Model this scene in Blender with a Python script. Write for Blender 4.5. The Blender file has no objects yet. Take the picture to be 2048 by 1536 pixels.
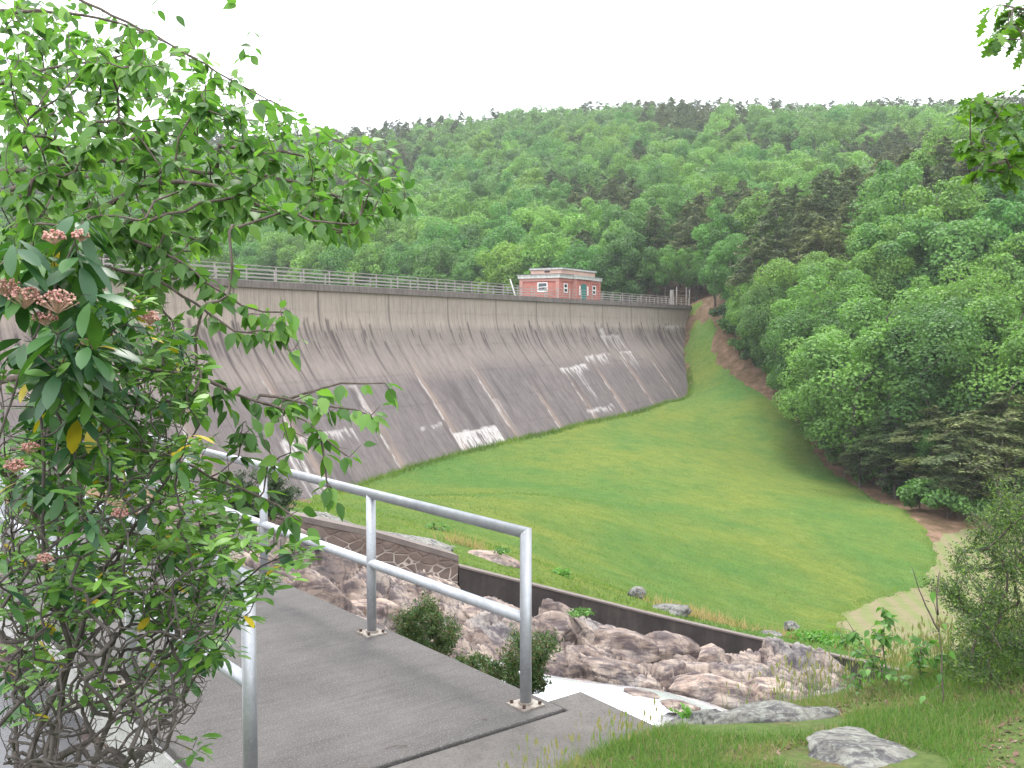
import bpy, math, random
import numpy as np
from math import radians as R
C = bpy.context.scene.collection
rng = np.random.default_rng(7)
random.seed(7)

# ------------------------------------------------------------------ camera, sky, sun, exposure
F = 2000.0; PITCH = math.atan(110/2000)
cam = bpy.data.cameras.new('camera'); camo = bpy.data.objects.new('camera', cam); C.objects.link(camo)
cam.sensor_width = 36; cam.lens = F/2048*36; cam.clip_start = .05; cam.clip_end = 5000
camo.location = (0, 0, 0); camo.rotation_euler = (R(90)-PITCH, 0, 0)
bpy.context.scene.camera = camo
W = bpy.data.worlds.new('World'); bpy.context.scene.world = W; W.use_nodes = True
wn = W.node_tree; bg = wn.nodes['Background']
sky = wn.nodes.new('ShaderNodeTexSky'); sky.sky_type = 'NISHITA'; sky.sun_disc = False
sky.sun_elevation = R(58); sky.sun_rotation = R(200); sky.dust_density = 6; sky.air_density = 1.2; sky.ozone_density = .5
bw = wn.nodes.new('ShaderNodeRGBToBW'); wn.links.new(sky.outputs[0], bw.inputs[0])
mixw = wn.nodes.new('ShaderNodeMix'); mixw.data_type = 'RGBA'; mixw.inputs[0].default_value = .93
wn.links.new(sky.outputs[0], mixw.inputs[6]); wn.links.new(bw.outputs[0], mixw.inputs[7])
# overcast veil: lifts the clear sky towards an even bright cloud layer
addw = wn.nodes.new('ShaderNodeMix'); addw.data_type = 'RGBA'; addw.inputs[0].default_value = .6
wn.links.new(mixw.outputs[2], addw.inputs[6]); addw.inputs[7].default_value = (8.6, 9.0, 9.6, 1)
wn.links.new(addw.outputs[2], bg.inputs[0]); bg.inputs[1].default_value = .14
sun = bpy.data.lights.new('sun', 'SUN'); sun.energy = 1.3; sun.angle = R(14); sun.color = (1, .965, .9)
suno = bpy.data.objects.new('sun', sun); C.objects.link(suno)
suno.rotation_euler = (R(32), 0, R(200-180+160))
vs = bpy.context.scene.view_settings
vs.view_transform = 'Standard'; vs.look = 'None'; vs.gamma = 1; vs.exposure = 1.6; vs.use_curve_mapping = False
cy = bpy.context.scene.cycles
cy.use_denoising = True; cy.max_bounces = 6; cy.diffuse_bounces = 3; cy.glossy_bounces = 2
cy.transmission_bounces = 4; cy.transparent_max_bounces = 4; cy.volume_bounces = 0
cy.caustics_reflective = False; cy.caustics_refractive = False

# ------------------------------------------------------------------ helpers
def P(px, py, D):
    u = (px-1024)/F; v = (768-py)/F
    d = np.array([u, v*math.sin(PITCH)+math.cos(PITCH), v*math.cos(PITCH)-math.sin(PITCH)])
    return d*(D/d[1])
def proj(p):
    p = np.atleast_2d(p); cp, sp = math.cos(PITCH), math.sin(PITCH)
    f = p[:,1]*cp-p[:,2]*sp; up = p[:,1]*sp+p[:,2]*cp
    return np.stack([1024+F*p[:,0]/f, 768-F*up/f, f], 1)
def sstep(a, b, x):
    t = np.clip((x-a)/(b-a), 0, 1); return t*t*(3-2*t)
def hash2(ix, iy, s=0):
    h = (ix.astype(np.int64)*374761393 + iy.astype(np.int64)*668265263 + s*69069*1013) & 0xffffffff
    h = ((h ^ (h >> 13))*1274126177) & 0xffffffff
    return ((h ^ (h >> 16)) & 0xffff)/65535.0
def vnoise(x, y, s=0):
    x = np.asarray(x, float); y = np.asarray(y, float)
    ix = np.floor(x); iy = np.floor(y); fx = x-ix; fy = y-iy
    fx = fx*fx*(3-2*fx); fy = fy*fy*(3-2*fy)
    a = hash2(ix, iy, s); b = hash2(ix+1, iy, s); c = hash2(ix, iy+1, s); d = hash2(ix+1, iy+1, s)
    return (a*(1-fx)+b*fx)*(1-fy)+(c*(1-fx)+d*fx)*fy
def fbm(x, y, o=4, s=0):
    r = 0; a = .5; t = 0
    for k in range(o):
        r = r+a*vnoise(x*2**k+17.3*k, y*2**k-9.1*k, s+k); t += a; a *= .5
    return r/t
def meshobj(name, V, Fc, mat=None, parent=None, smooth=False, attrs=None, uv=None, mats=None, midx=None):
    me = bpy.data.meshes.new(name)
    V = np.asarray(V, np.float32).reshape(-1, 3)
    if isinstance(Fc, np.ndarray):
        n, k = Fc.shape
        me.vertices.add(len(V)); me.vertices.foreach_set('co', V.ravel())
        me.loops.add(n*k); me.loops.foreach_set('vertex_index', Fc.astype(np.int32).ravel())
        me.polygons.add(n); me.polygons.foreach_set('loop_start', np.arange(0, n*k, k, dtype=np.int32))
        me.update(calc_edges=True)
    else:
        me.from_pydata([tuple(map(float, v)) for v in V], [], [tuple(map(int, f)) for f in Fc]); me.update()
    if smooth: me.polygons.foreach_set('use_smooth', np.ones(len(me.polygons), bool))
    if attrs:
        for k2, a in attrs.items():
            at = me.attributes.new(k2, 'FLOAT', 'POINT'); at.data.foreach_set('value', np.asarray(a, np.float32))
    for m in (mats or ([mat] if mat else [])): me.materials.append(m)
    if midx is not None: me.polygons.foreach_set('material_index', np.asarray(midx, np.int32))
    o = bpy.data.objects.new(name, me); C.objects.link(o)
    if parent: o.parent = parent
    return o
def tag(o, label=None, cat=None, group=None, kind=None):
    if label: o['label'] = label
    if cat: o['category'] = cat
    if group: o['group'] = group
    if kind: o['kind'] = kind
    return o
def empty(name, loc, label, cat, group=None, rz=0):
    o = bpy.data.objects.new(name, None); C.objects.link(o); o.location = tuple(map(float, loc)); o.rotation_euler = (0, 0, rz)
    o.empty_display_size = .2
    return tag(o, label, cat, group)
class MB:
    """mesh builder collecting boxes, prisms and tubes"""
    def __init__(s): s.V = []; s.F = []; s.n = 0
    def add(s, V, Fc):
        V = np.asarray(V, float); s.V.append(V); s.F += [tuple(i+s.n for i in f) for f in Fc]; s.n += len(V); return s
    def box(s, c, e1, e2, e3):
        c, e1, e2, e3 = map(lambda a: np.asarray(a, float), (c, e1, e2, e3))
        V = [c+a*e1+b*e2+d*e3 for d in (-.5, .5) for b in (-.5, .5) for a in (-.5, .5)]
        return s.add(V, [(0,2,3,1),(4,5,7,6),(0,1,5,4),(2,6,7,3),(0,4,6,2),(1,3,7,5)])
    def tube(s, pts, rad, n=8, caps=True):
        V, Fc = tube(pts, rad, n, caps); return s.add(V, Fc)
    def obj(s, name, mat, parent=None, smooth=False, off=None):
        V = np.concatenate(s.V)
        if off is not None: V = V-np.asarray(off)
        return meshobj(name, V, s.F, mat, parent, smooth)
def tube(pts, rad, n=8, caps=True):
    pts = np.asarray(pts, float); m = len(pts); rad = np.broadcast_to(rad, (m,))
    T = np.gradient(pts, axis=0); T /= np.linalg.norm(T, axis=1)[:, None]+1e-9
    ref = np.array([0, 0, 1.]) if abs(T[0][2]) < .9 else np.array([1., 0, 0])
    V = []
    for i in range(m):
        a = np.cross(ref, T[i]); a /= np.linalg.norm(a)+1e-9; b = np.cross(T[i], a); ref = b if np.linalg.norm(b) > 0 else ref
        ang = np.arange(n)*2*math.pi/n
        V.append(pts[i]+rad[i]*(np.cos(ang)[:, None]*a+np.sin(ang)[:, None]*b))
        ref = -np.cross(a, T[i])
    Fc = [(i*n+j, i*n+(j+1) % n, (i+1)*n+(j+1) % n, (i+1)*n+j) for i in range(m-1) for j in range(n)]
    if caps: Fc += [tuple(range(n-1, -1, -1)), tuple((m-1)*n+j for j in range(n))]
    return np.concatenate(V), Fc
def rect_faces(nu, nv):
    i, j = np.meshgrid(np.arange(nu-1), np.arange(nv-1), indexing='ij'); a = (i*nv+j).ravel()
    return np.stack([a, a+nv, a+nv+1, a+1], 1)
def in_poly(x, y, poly):
    inside = np.zeros(x.shape, bool); n = len(poly)
    for i in range(n):
        x0, y0 = poly[i]; x1, y1 = poly[(i+1) % n]
        c = ((y0 > y) != (y1 > y)) & (x < (x1-x0)*(y-y0)/((y1-y0) if y1 != y0 else 1e-9)+x0)
        inside ^= c
    return inside
def poly_sd(x, y, poly):
    d = np.full(x.shape, 1e9); n = len(poly)
    for i in range(n):
        x0, y0 = poly[i]; x1, y1 = poly[(i+1) % n]; dx, dy = x1-x0, y1-y0
        t = np.clip(((x-x0)*dx+(y-y0)*dy)/(dx*dx+dy*dy+1e-9), 0, 1)
        d = np.minimum(d, np.hypot(x-x0-t*dx, y-y0-t*dy))
    return np.where(in_poly(x, y, poly), d, -d)

# ------------------------------------------------------------------ material helpers
class N:
    def __init__(s, name):
        s.m = bpy.data.materials.new(name); s.m.use_nodes = True; s.t = s.m.node_tree
        s.b = s.t.nodes['Principled BSDF']; s.out = s.t.nodes['Material Output']
    def new(s, k): return s.t.nodes.new('ShaderNode'+k)
    def lk(s, a, b): s.t.links.new(a, b)
    def val(s, sock, v):
        if hasattr(v, 'links') or hasattr(v, 'is_linked'): s.lk(v, sock)
        else: sock.default_value = v
    def coord(s, kind='Object'): return s.new('TexCoord').outputs[kind]
    def attr(s, name):
        a = s.new('Attribute'); a.attribute_name = name; return a.outputs['Fac']
    def mapv(s, v, scale=(1, 1, 1), rot=(0, 0, 0)):
        m = s.new('Mapping'); m.inputs['Scale'].default_value = scale; m.inputs['Rotation'].default_value = rot; s.lk(v, m.inputs[0]); return m.outputs[0]
    def noise(s, v, scale, detail=5, rough=.6, dist=0):
        n = s.new('TexNoise'); n.inputs['Scale'].default_value = scale; n.inputs['Detail'].default_value = detail
        n.inputs['Roughness'].default_value = rough; n.inputs['Distortion'].default_value = dist; s.lk(v, n.inputs['Vector']); return n.outputs[0]
    def vor(s, v, scale, feat='F1', out=0, rand=1):
        n = s.new('TexVoronoi'); n.feature = feat; n.inputs['Scale'].default_value = scale; n.inputs['Randomness'].default_value = rand; s.lk(v, n.inputs['Vector']); return n.outputs[out]
    def ramp(s, v, stops):
        r = s.new('ValToRGB'); e = r.color_ramp.elements
        while len(e) < len(stops): e.new(.5)
        for i, (p, c) in enumerate(stops):
            e[i].position = p; e[i].color = (c, c, c, 1) if not hasattr(c, '__len__') else (*c[:3], 1)
        s.lk(v, r.inputs[0]); return r.outputs[0]
    def mix(s, f, a, b, mode='MIX'):
        m = s.new('Mix'); m.data_type = 'RGBA'; m.blend_type = mode
        s.val(m.inputs[0], f)
        for k, c in ((6, a), (7, b)):
            if hasattr(c, 'links'): s.lk(c, m.inputs[k])
            else: m.inputs[k].default_value = (*c[:3], 1)
        return m.outputs[2]
    def math(s, op, a, b=0):
        m = s.new('Math'); m.operation = op; s.val(m.inputs[0], a); s.val(m.inputs[1], b); return m.outputs[0]
    def bump(s, h, strength=.5, dist=.05):
        b = s.new('Bump'); b.inputs['Strength'].default_value = strength; b.inputs['Distance'].default_value = dist
        s.lk(h, b.inputs['Height']); s.lk(b.outputs[0], s.b.inputs['Normal']); return s
    def fin(s, col=None, rough=.8, metal=0, spec=.3):
        if col is not None:
            if hasattr(col, 'links'): s.lk(col, s.b.inputs['Base Color'])
            else: s.b.inputs['Base Color'].default_value = (*col[:3], 1)
        s.val(s.b.inputs['Roughness'], rough); s.b.inputs['Metallic'].default_value = metal; s.b.inputs['Specular IOR Level'].default_value = spec
        return s.m
def leaf_mat(name, cols, trans=.35, rough=.55, hue=.0, spec=.3, clump=0, tint=(1.15, 1.35, .6), objvar=None):
    """leaf colours picked by the per-leaf attribute rnd; optional whole-plant variation and metre-scale clumps"""
    n = N(name); r = n.attr('rnd')
    col = n.ramp(r, [(i/(len(cols)-1), c) for i, c in enumerate(cols)])
    if clump:
        q = n.noise(n.coord('Object'), clump, 3)
        col = n.mix(n.ramp(q, [(.35, 0), (.65, 1)]), n.mix(1, col, (.72, .75, .8), 'MULTIPLY'), n.mix(1, col, (1.28, 1.25, 1.05), 'MULTIPLY'))
    if objvar:
        oi = n.new('ObjectInfo')
        col = n.mix(1, col, n.ramp(oi.outputs['Random'], objvar), 'MULTIPLY')
    n.fin(col, rough, 0, spec)
    tr = n.new('BsdfTranslucent'); n.lk(n.mix(1, col, tint, 'MULTIPLY'), tr.inputs[0])
    mx = n.new('MixShader'); mx.inputs[0].default_value = trans
    n.lk(n.b.outputs[0], mx.inputs[1]); n.lk(tr.outputs[0], mx.inputs[2]); n.lk(mx.outputs[0], n.out.inputs[0])
    return n.m
def bark_mat(name, a, b, scale=20):
    n = N(name); v = n.mapv(n.coord(), (1, 1, .35)); q = n.noise(v, scale, 6, .7)
    n.bump(q, .6, .01); return n.fin(n.ramp(q, [(.3, a), (.7, b)]), .9)

# ------------------------------------------------------------------ dam geometry (plan line + downstream profile)
DD = np.array([.505, .863]); DD /= np.linalg.norm(DD); NN = np.array([DD[1], -DD[0]])
O0 = np.array([-9.86, 88.0]); CREST = 3.0            # underside of the coping
def dam_s(z):                                         # how far the face stands out downstream at height z
    q = np.maximum(1.5-z, 0); return np.where(q < 3.75, .1*q*q, 1.406+.75*(q-3.75)) + .02*(CREST-z)
def dam_pt(t, z, w=None):
    s = dam_s(np.asarray(z, float)) if w is None else w
    t = np.asarray(t, float); s = np.asarray(s, float)
    return np.stack([O0[0]+DD[0]*t+NN[0]*s, O0[1]+DD[1]*t+NN[1]*s, z+0*t], -1)
def ray_dam(px, py):
    d = P(px, py, 1.0); lo, hi = 20., 260.
    def g(D):
        p = d*D; rel = p[:2]-O0; return rel@NN-dam_s(p[2])
    prev = lo; gp = g(lo)
    for D in np.linspace(lo, hi, 500)[1:]:
        if g(D) < 0:
            for _ in range(40):
                m = (prev+D)/2
                if g(m) < 0: D = m
                else: prev = m
            break
        prev = D
    p = d*D; return p, float((p[:2]-O0)@DD)
def t_of_px(px):                                       # dam station whose crest edge is seen at px
    D = 88*1396/(2196-px); return (D-88)/DD[1]
T0, T1 = -52.0, t_of_px(1380)

# ------------------------------------------------------------------ terrain: thin plate spline through real points
ctl = []
def c3(x, y, z): ctl.append((x, y, z))
def cp(px, py, D): p = P(px, py, D); ctl.append(tuple(p))
foot_px = [(1380,617),(1374,650),(1370,690),(1373,740),(1376,793),(1330,808),(1200,842),(1100,868),(1000,890),(900,915),(800,945),(735,967),(640,1000)]
FOOT = [ray_dam(*q) for q in foot_px]
for p, t in FOOT: c3(*p)
for t, z in ((-25, -11.5), (-50, -8.5)):
    c3(*dam_pt(t, z))
for a in [(1100,1000,55),(1300,900,90),(1400,1050,60),(1600,1100,57),(1640,905,105),(1780,1012,80),(1885,1110,62),(1850,1185,53),
          (1640,1262,40),(1400,1232,34),(1200,1180,30),(1000,1115,27),(850,1060,25),(700,995,45),(1500,850,112),(1450,760,128),(1600,835,112),
          (1420,640,141),(1400,612,150),(1520,775,122),(2048,1180,55),(2048,1080,70),(2300,1080,70),(1900,1010,76),
          (640,1036,21),(1000,1122,21.5),(1300,1226,22.3),(1600,1293,24.5),(1870,1345,25.5),(2200,1380,25),(1900,1270,38),
          # the near bank
          (1010,1560,5.0),(1300,1458,5.75),(1450,1440,6.2),(1640,1405,6.7),(1800,1368,7.8),(2048,1338,8.6),(2300,1325,8.8),(2048,1500,4.9),(1700,1536,4.5),(2400,1500,4.5)]:
    cp(*a)
for a in [(0,0,-1.62),(0,-6,-1.5),(-4,-4,-1.6),(6,-2,-1.6),(1.2,2.2,-1.78),(-1.2,2.4,-2.0),(-1.5,3.6,-2.5),(-3,3,-2.4),(-6,2,-2.4),(12,3,-1.9),
          (-4,7,-4.2),(-2,9,-3.8),(-7,8,-4.0),(-10,10,-3.5),(0.5,9,-4.6),(2,9.5,-5.2),(4,11,-6.0),(7,12,-6.8),(11,13,-7.4),(16,14,-7.6),
          (-6.2,12.8,-2.6),(-7,15,-2.7),(-5,18,-3.2),(-12,18,-3.0),(-20,30,-5),(-14,26,-4.6),(-25,20,-3),(-40,30,-2),
          (0,14,-5.4),(3.5,15,-6.0),(7,17,-6.8),(11,20,-7.6),(-2,14,-4.6),
          (60,60,-9),(40,30,-9),(90,60,2),(60,110,0),(100,110,16),(150,40,16),(60,0,-3),(20,-20,-2),(-40,-20,-1),(-80,0,2)]: c3(*a)
for t in (-45, -15, 20, 55):                            # bed of the reservoir behind the dam
    for w, z in ((-8, -7), (-40, -9), (-80, -6)): c3(*dam_pt(t, z, w))
for a in [(28,158,3.6),(20,172,4.5),(45,150,6),(60,150,12),(8,185,6),(-30,205,5),(-90,220,4),(-160,230,5),(-300,260,20)]: c3(*a)
for px, py, D in [(-900,385,400),(-300,385,400),(0,372,400),(400,350,400),(800,322,400),(1000,292,400),(1200,278,400),(1500,280,400),(1900,280,400),(2300,268,400),(3000,250,400),
                  (800,480,280),(1200,420,270),(1600,420,250),(2048,400,250),(0,520,300),(1500,500,205),(1800,520,180),(2200,520,160)]: cp(px, py, D)
for x, y, z in [(-500,650,30),(0,650,50),(450,650,60),(-700,0,10),(700,100,60),(700,400,90),(-700,400,60),(0,-120,0),(300,-100,20),(-300,-100,10)]: c3(x, y, z)
ctl = np.array(ctl)
def tps_fit(c, lam=.02):
    xy = c[:, :2]; r = np.linalg.norm(xy[:, None]-xy[None], axis=2); K = r*r*np.log(r+1e-6)*1e-2
    n = len(c); A = np.zeros((n+3, n+3)); A[:n, :n] = K+lam*np.eye(n); A[:n, n] = 1; A[:n, n+1:] = xy; A[n, :n] = 1; A[n+1:, :n] = xy.T
    b = np.zeros(n+3); b[:n] = c[:, 2]; return np.linalg.solve(A, b)
def tps_eval(c, w, x, y):
    sh = np.shape(x); x = np.ravel(x).astype(float); y = np.ravel(y).astype(float); o = np.empty(len(x)); n = len(c)
    for i in range(0, len(x), 20000):
        r2 = (x[i:i+20000, None]-c[None, :, 0])**2+(y[i:i+20000, None]-c[None, :, 1])**2
        o[i:i+20000] = (.5*r2*np.log(r2+1e-12)*1e-2)@w[:n]+w[n]+x[i:i+20000]*w[n+1]+y[i:i+20000]*w[n+2]
    return o.reshape(sh)
wt = tps_fit(ctl)
def Hbase(x, y): return tps_eval(ctl, wt, x, y)
def ground_hit(px, py, H=Hbase, lo=3, hi=500):
    d = P(px, py, 1.); Ds = np.geomspace(lo, hi, 600); z = H(d[0]*Ds, Ds); k = np.argmax(d[2]*Ds < z)
    D = Ds[k] if d[2]*Ds[k] < z[k] else hi
    return np.array([d[0]*D, D])
# spillway channel outline (plan)
CH = np.array([(-9,7),(-5,7.5),(-.9,6.95),(.3,6.6),(1.3,6.4),(2.6,7.5),(4.3,8.8),(7,10.4),(12,11.5),(18,14),(18,25.5),(10.6,23.3),(9.4,22.9),(5,21),(0,18.2),(-3.8,17),(-6,15.5),(-7.2,13),(-9,11)])
LAWN_PX = [(560,1020),(640,990),(735,955),(900,905),(1100,860),(1330,800),(1380,785),(1376,740),(1372,690),(1376,650),(1383,622),(1396,618),(1420,655),(1437,720),(1480,765),(1560,815),(1612,862),(1632,905),(1655,935),(1705,968),(1780,1012),(1848,1052),(1878,1100),(1886,1135),(1862,1176),(1800,1198),(1730,1215),(1690,1245),(1640,1282),(1560,1290),(1400,1262),(1300,1238),(1100,1180),(1000,1140),(850,1080),(700,1030)]
LAWN = np.array([ground_hit(*q, lo=19) for q in LAWN_PX[:28]]+[(8.6, 22.9), (5, 21.2), (0, 19.1), (-3.2, 17.7)])
CHB = CH.copy(); CHB[11:17, 1] += .9
def chan_low(x, y): return sstep(-.1, .5, np.minimum(poly_sd(x, y, CHB), (18.7+.45*x-y)*.91+.38))
SLABX = np.array([(-1.95,0),(.55,.1),(.50,-.55),(.1,-.72),(-.35,-.78),(-.8,-.85),(-1.95,-.9)])
def H(x, y):
    x = np.asarray(x, float); y = np.asarray(y, float)
    near = sstep(60, 12, np.hypot(x, y))
    z = Hbase(x, y)+near*.10*(fbm(x*.9, y*.9, 3, 5)-.5)+(1-near)*.5*(fbm(x*.12, y*.12, 3, 8)-.5)*sstep(-2, 6, -poly_sd(x, y, LAWN))-1.9*chan_low(x, y)
    rx = x-.085; ry = y-6.08; w = rx*.785+ry*.62; l = -rx*.62+ry*.785     # bridge frame: keep soil under deck, slab and apron
    d1 = np.minimum(np.minimum(w+2.1, .30-w), l+.18); z = z+sstep(-.15, .15, d1)*(np.minimum(z, -2.75)-z)
    d2 = poly_sd(w, l, SLABX); z = z+sstep(-.02, .16, d2)*(np.minimum(z, -2.42)-z)
    d3 = np.minimum(np.minimum(w+4.6, -1.9-w), np.minimum(l+1.7, 3.3-l)); z = z+sstep(-.3, .1, d3)*(np.minimum(z, -3.45)-z)
    return z

def m_ground():
    n = N('ground_soil'); v = n.coord(); a = n.noise(v, 1.3, 6, .65); b = n.noise(v, 14, 6, .7)
    dirt = n.ramp(b, [(.25, (.05, .03, .022)), (.5, (.11, .07, .05)), (.75, (.19, .125, .09))])
    gr = n.ramp(b, [(.3, (.04, .07, .018)), (.7, (.10, .13, .04))])
    red = n.ramp(n.noise(v, .9, 6, .7), [(.3, (.06, .05, .022)), (.5, (.12, .078, .048)), (.7, (.20, .125, .092))])
    col = n.mix(n.math('MULTIPLY', n.attr('bank'), n.ramp(a, [(.30, 0), (.46, 1)])), n.mix(n.attr('bank'), red, dirt), gr)
    n.bump(b, .7, .04); return n.fin(col, .95, 0, .1)
sx = np.sinh(np.linspace(-1, 1, 420)*6.2); gx = sx/sx[-1]*760
sy = np.sinh(np.linspace(-.42, 1, 420)*6.2); gy = sy/sy[-1]*700+5
GX, GY = np.meshgrid(gx, gy, indexing='ij'); GZ = H(GX, GY)
bank = sstep(16, 9, np.hypot(GX, GY))
og = meshobj('ground', np.stack([GX, GY, GZ], -1).reshape(-1, 3), rect_faces(420, 420), m_ground(), smooth=True, attrs={'bank': bank.ravel()})
tag(og, 'brown soil and leaf litter of the near bank and wooded slopes', 'ground', kind='structure')

# ------------------------------------------------------------------ lawn, mown meadow
def patch(poly, u0, u1, nu, d0, d1, nd, mat, name, label, lift, edge=1.0, grow_=0., noisy=.6):
    us = np.linspace(u0, u1, nu); ds = np.geomspace(d0, d1, nd); U, Dm = np.meshgrid(us, ds, indexing='ij')
    X = U*Dm; Y = Dm; sd = np.minimum(poly_sd(X, Y, poly)+grow_+noisy*(fbm(X*.8, Y*.8, 4, 3)-.5)*2, Y-(18.95+.45*X))
    Z = H(X, Y)+lift*sstep(-.1, edge, sd)-.05*sstep(.3, -.3, sd)
    V = np.stack([X, Y, Z], -1).reshape(-1, 3); Fc = rect_faces(nu, nd)
    keep = (sd.ravel()[Fc] > -.35).any(1); Fc = Fc[keep]
    used = np.unique(Fc); re = np.full(len(V), -1); re[used] = np.arange(len(used))
    at = {'sd': sd.ravel()[used]}
    o = meshobj(name, V[used], re[Fc], mat, smooth=True, attrs=at)
    return tag(o, label, 'lawn', kind='structure')
def m_lawn():
    n = N('lawn_grass'); v = n.coord(); vs_ = n.mapv(v, (1, 1, .3), (0, 0, R(-25)))
    a = n.noise(v, .075, 6, .62, .3); b = n.noise(v, 1.1, 6, .75); c = n.noise(vs_, 9, 4, .8)
    green = n.mix(n.ramp(b, [(.3, 0), (.7, 1)]), (.056, .112, .026), (.088, .162, .042))
    olive = n.mix(n.ramp(b, [(.3, 0), (.7, 1)]), (.098, .130, .026), (.148, .182, .044))
    col = n.mix(n.ramp(a, [(.38, 0), (.58, 1)]), green, olive)
    col = n.mix(n.ramp(n.noise(v, .35, 6, .75), [(.48, 0), (.66, .6)]), col, (.045, .115, .03)); col = n.mix(n.ramp(n.noise(v, .8, 6, .8), [(.56, 0), (.68, .5)]), col, (.13, .15, .05))
    col = n.mix(n.ramp(c, [(.3, 0), (.7, 1)]), n.mix(1, col, (.68, .7, .7), 'MULTIPLY'), n.mix(1, col, (1.3, 1.28, 1.2), 'MULTIPLY'))
    n.bump(n.mix(.5, b, c), 1, .2); return n.fin(col, .95, 0, .05)
M_LAWN = m_lawn()
patch(LAWN, -.32, .50, 620, 19, 165, 330, M_LAWN, 'lawn', 'long bright green grass bowl between the dam foot and the woods', .16, .9)
MEAD_PX = [(1886,1120),(1930,1080),(2060,1060),(2250,1080),(2250,1340),(1900,1345),(1760,1335),(1640,1290),(1690,1245),(1735,1215),(1800,1198),(1862,1176)]
MEAD = np.array([ground_hit(*q, lo=19) for q in MEAD_PX])
def m_mead():
    n = N('mown_straw'); v = n.coord()
    w = n.new('TexWave'); w.inputs['Scale'].default_value = .34; w.inputs['Distortion'].default_value = 5; w.inputs['Detail'].default_value = 3; w.inputs['Detail Scale'].default_value = .7
    n.lk(n.mapv(v, (1, .42, 1), (0, 0, R(28))), w.inputs['Vector'])
    b = n.noise(n.mapv(v, (.5, 2.2, 1)), 2.5, 6, .75)
    col = n.mix(n.ramp(n.mix(.62, w.outputs[1], b), [(.36, 0), (.62, 1)]), n.ramp(b, [(.3, (.10, .125, .045)), (.7, (.165, .17, .08))]), n.ramp(b, [(.3, (.125, .115, .06)), (.7, (.195, .172, .105))]))
    n.bump(b, .6, .05); return n.fin(col, .95, 0, .05)
patch(MEAD, .28, .7, 240, 19, 80, 160, m_mead(), 'mown_meadow', 'pale straw strip of mown grass beside the green bowl', .05, .8, 1.6)

# ------------------------------------------------------------------ the dam
def m_dam():
    n = N('dam_concrete'); uv = n.new('UVMap').outputs[0] if False else n.coord('UV')
    f = n.noise(n.mapv(uv, (1.6, .5, 1)), 1, 8, .75); g = n.noise(n.mapv(uv, (6, .16, 1)), 1, 6, .7); h = n.noise(n.mapv(uv, (.1, .16, 1)), 1, 4, .6)
    tan = n.attr('tan')
    low = n.ramp(f, [(.3, (.086, .074, .074)), (.7, (.16, .138, .135))]); top = n.ramp(f, [(.3, (.24, .202, .175)), (.7, (.335, .285, .247))])
    mid = n.ramp(f, [(.3, (.15, .126, .115)), (.7, (.235, .198, .178))])
    col = n.mix(n.ramp(tan, [(0, 0), (.5, 1)]), low, n.mix(n.ramp(tan, [(.5, 0), (1, 1)]), mid, top))
    col = n.mix(n.ramp(h, [(.4, 0), (.7, .35)]), col, n.mix(1, col, (1.25, 1.2, 1.15), 'MULTIPLY'))
    col = n.mix(n.ramp(g, [(.34, .45), (.52, 0)]), col, (.06, .05, .053))
    col = n.mix(n.attr('rust'), col, (.36, .25, .18))
    col = n.mix(n.math('MULTIPLY', n.attr('dark'), .88), col, (.028, .022, .026))
    col = n.mix(n.math('MULTIPLY', n.math('MULTIPLY', n.attr('white'), n.ramp(n.noise(n.mapv(uv, (8, 1.3, 1)), 1, 6, .85), [(.38, .12), (.56, 1)])), .9), col, (.50, .47, .455))
    n.bump(f, .5, .05); return n.fin(col, .9, 0, .15)
tt = np.arange(T0, T1+.05, .11); zz = np.concatenate([np.linspace(3, 1.5, 14), np.linspace(1.4, -15.5, 120)])
Tg, Zg = np.meshgrid(tt, zz, indexing='ij'); Vd = dam_pt(Tg, Zg)
ss = dam_s(zz); arc = np.concatenate([[0], np.cumsum(np.hypot(np.diff(ss), np.diff(zz)))]); Ag = np.broadcast_to(arc, Tg.shape)
tanA = np.clip(1.05*sstep(3.6, 1.4, Ag)+.5*sstep(9.2, 6.3, Ag+2.5*(fbm(Tg*.08, Ag*.3, 4, 2)-.5)), 0, 1)
# dark rain streaks: begin under the top lift and run down the face
st = np.zeros(Tg.shape)
for k in range(430):
    t0 = rng.uniform(T0, T1); cl = fbm(np.array([t0*.16]), np.array([3.1]), 3, 11)[0]
    if cl < .47 and rng.random() < .8: continue
    a0 = rng.choice([2.3, 2.9, 3.3, 4.0])+rng.uniform(-.25, .3); L = rng.uniform(1.0, 3.5)*(1+1.6*(rng.random() < .28)); wd = rng.uniform(.03, .15)
    if t0 > 52: L *= 1.5; wd *= 1.5
    i0, i1 = np.searchsorted(tt, [t0-.6, t0+.6]); X = tt[i0:i1, None]; A = arc[None, :]
    s_ = np.exp(-((X-t0-.06*np.sin(A*1.3+k))/wd)**2)*sstep(a0-.1, a0+.15, A)*sstep(a0+L, a0+L*.3, A)*rng.uniform(.55, 1.0)
    st[i0:i1] = np.maximum(st[i0:i1], s_)
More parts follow.
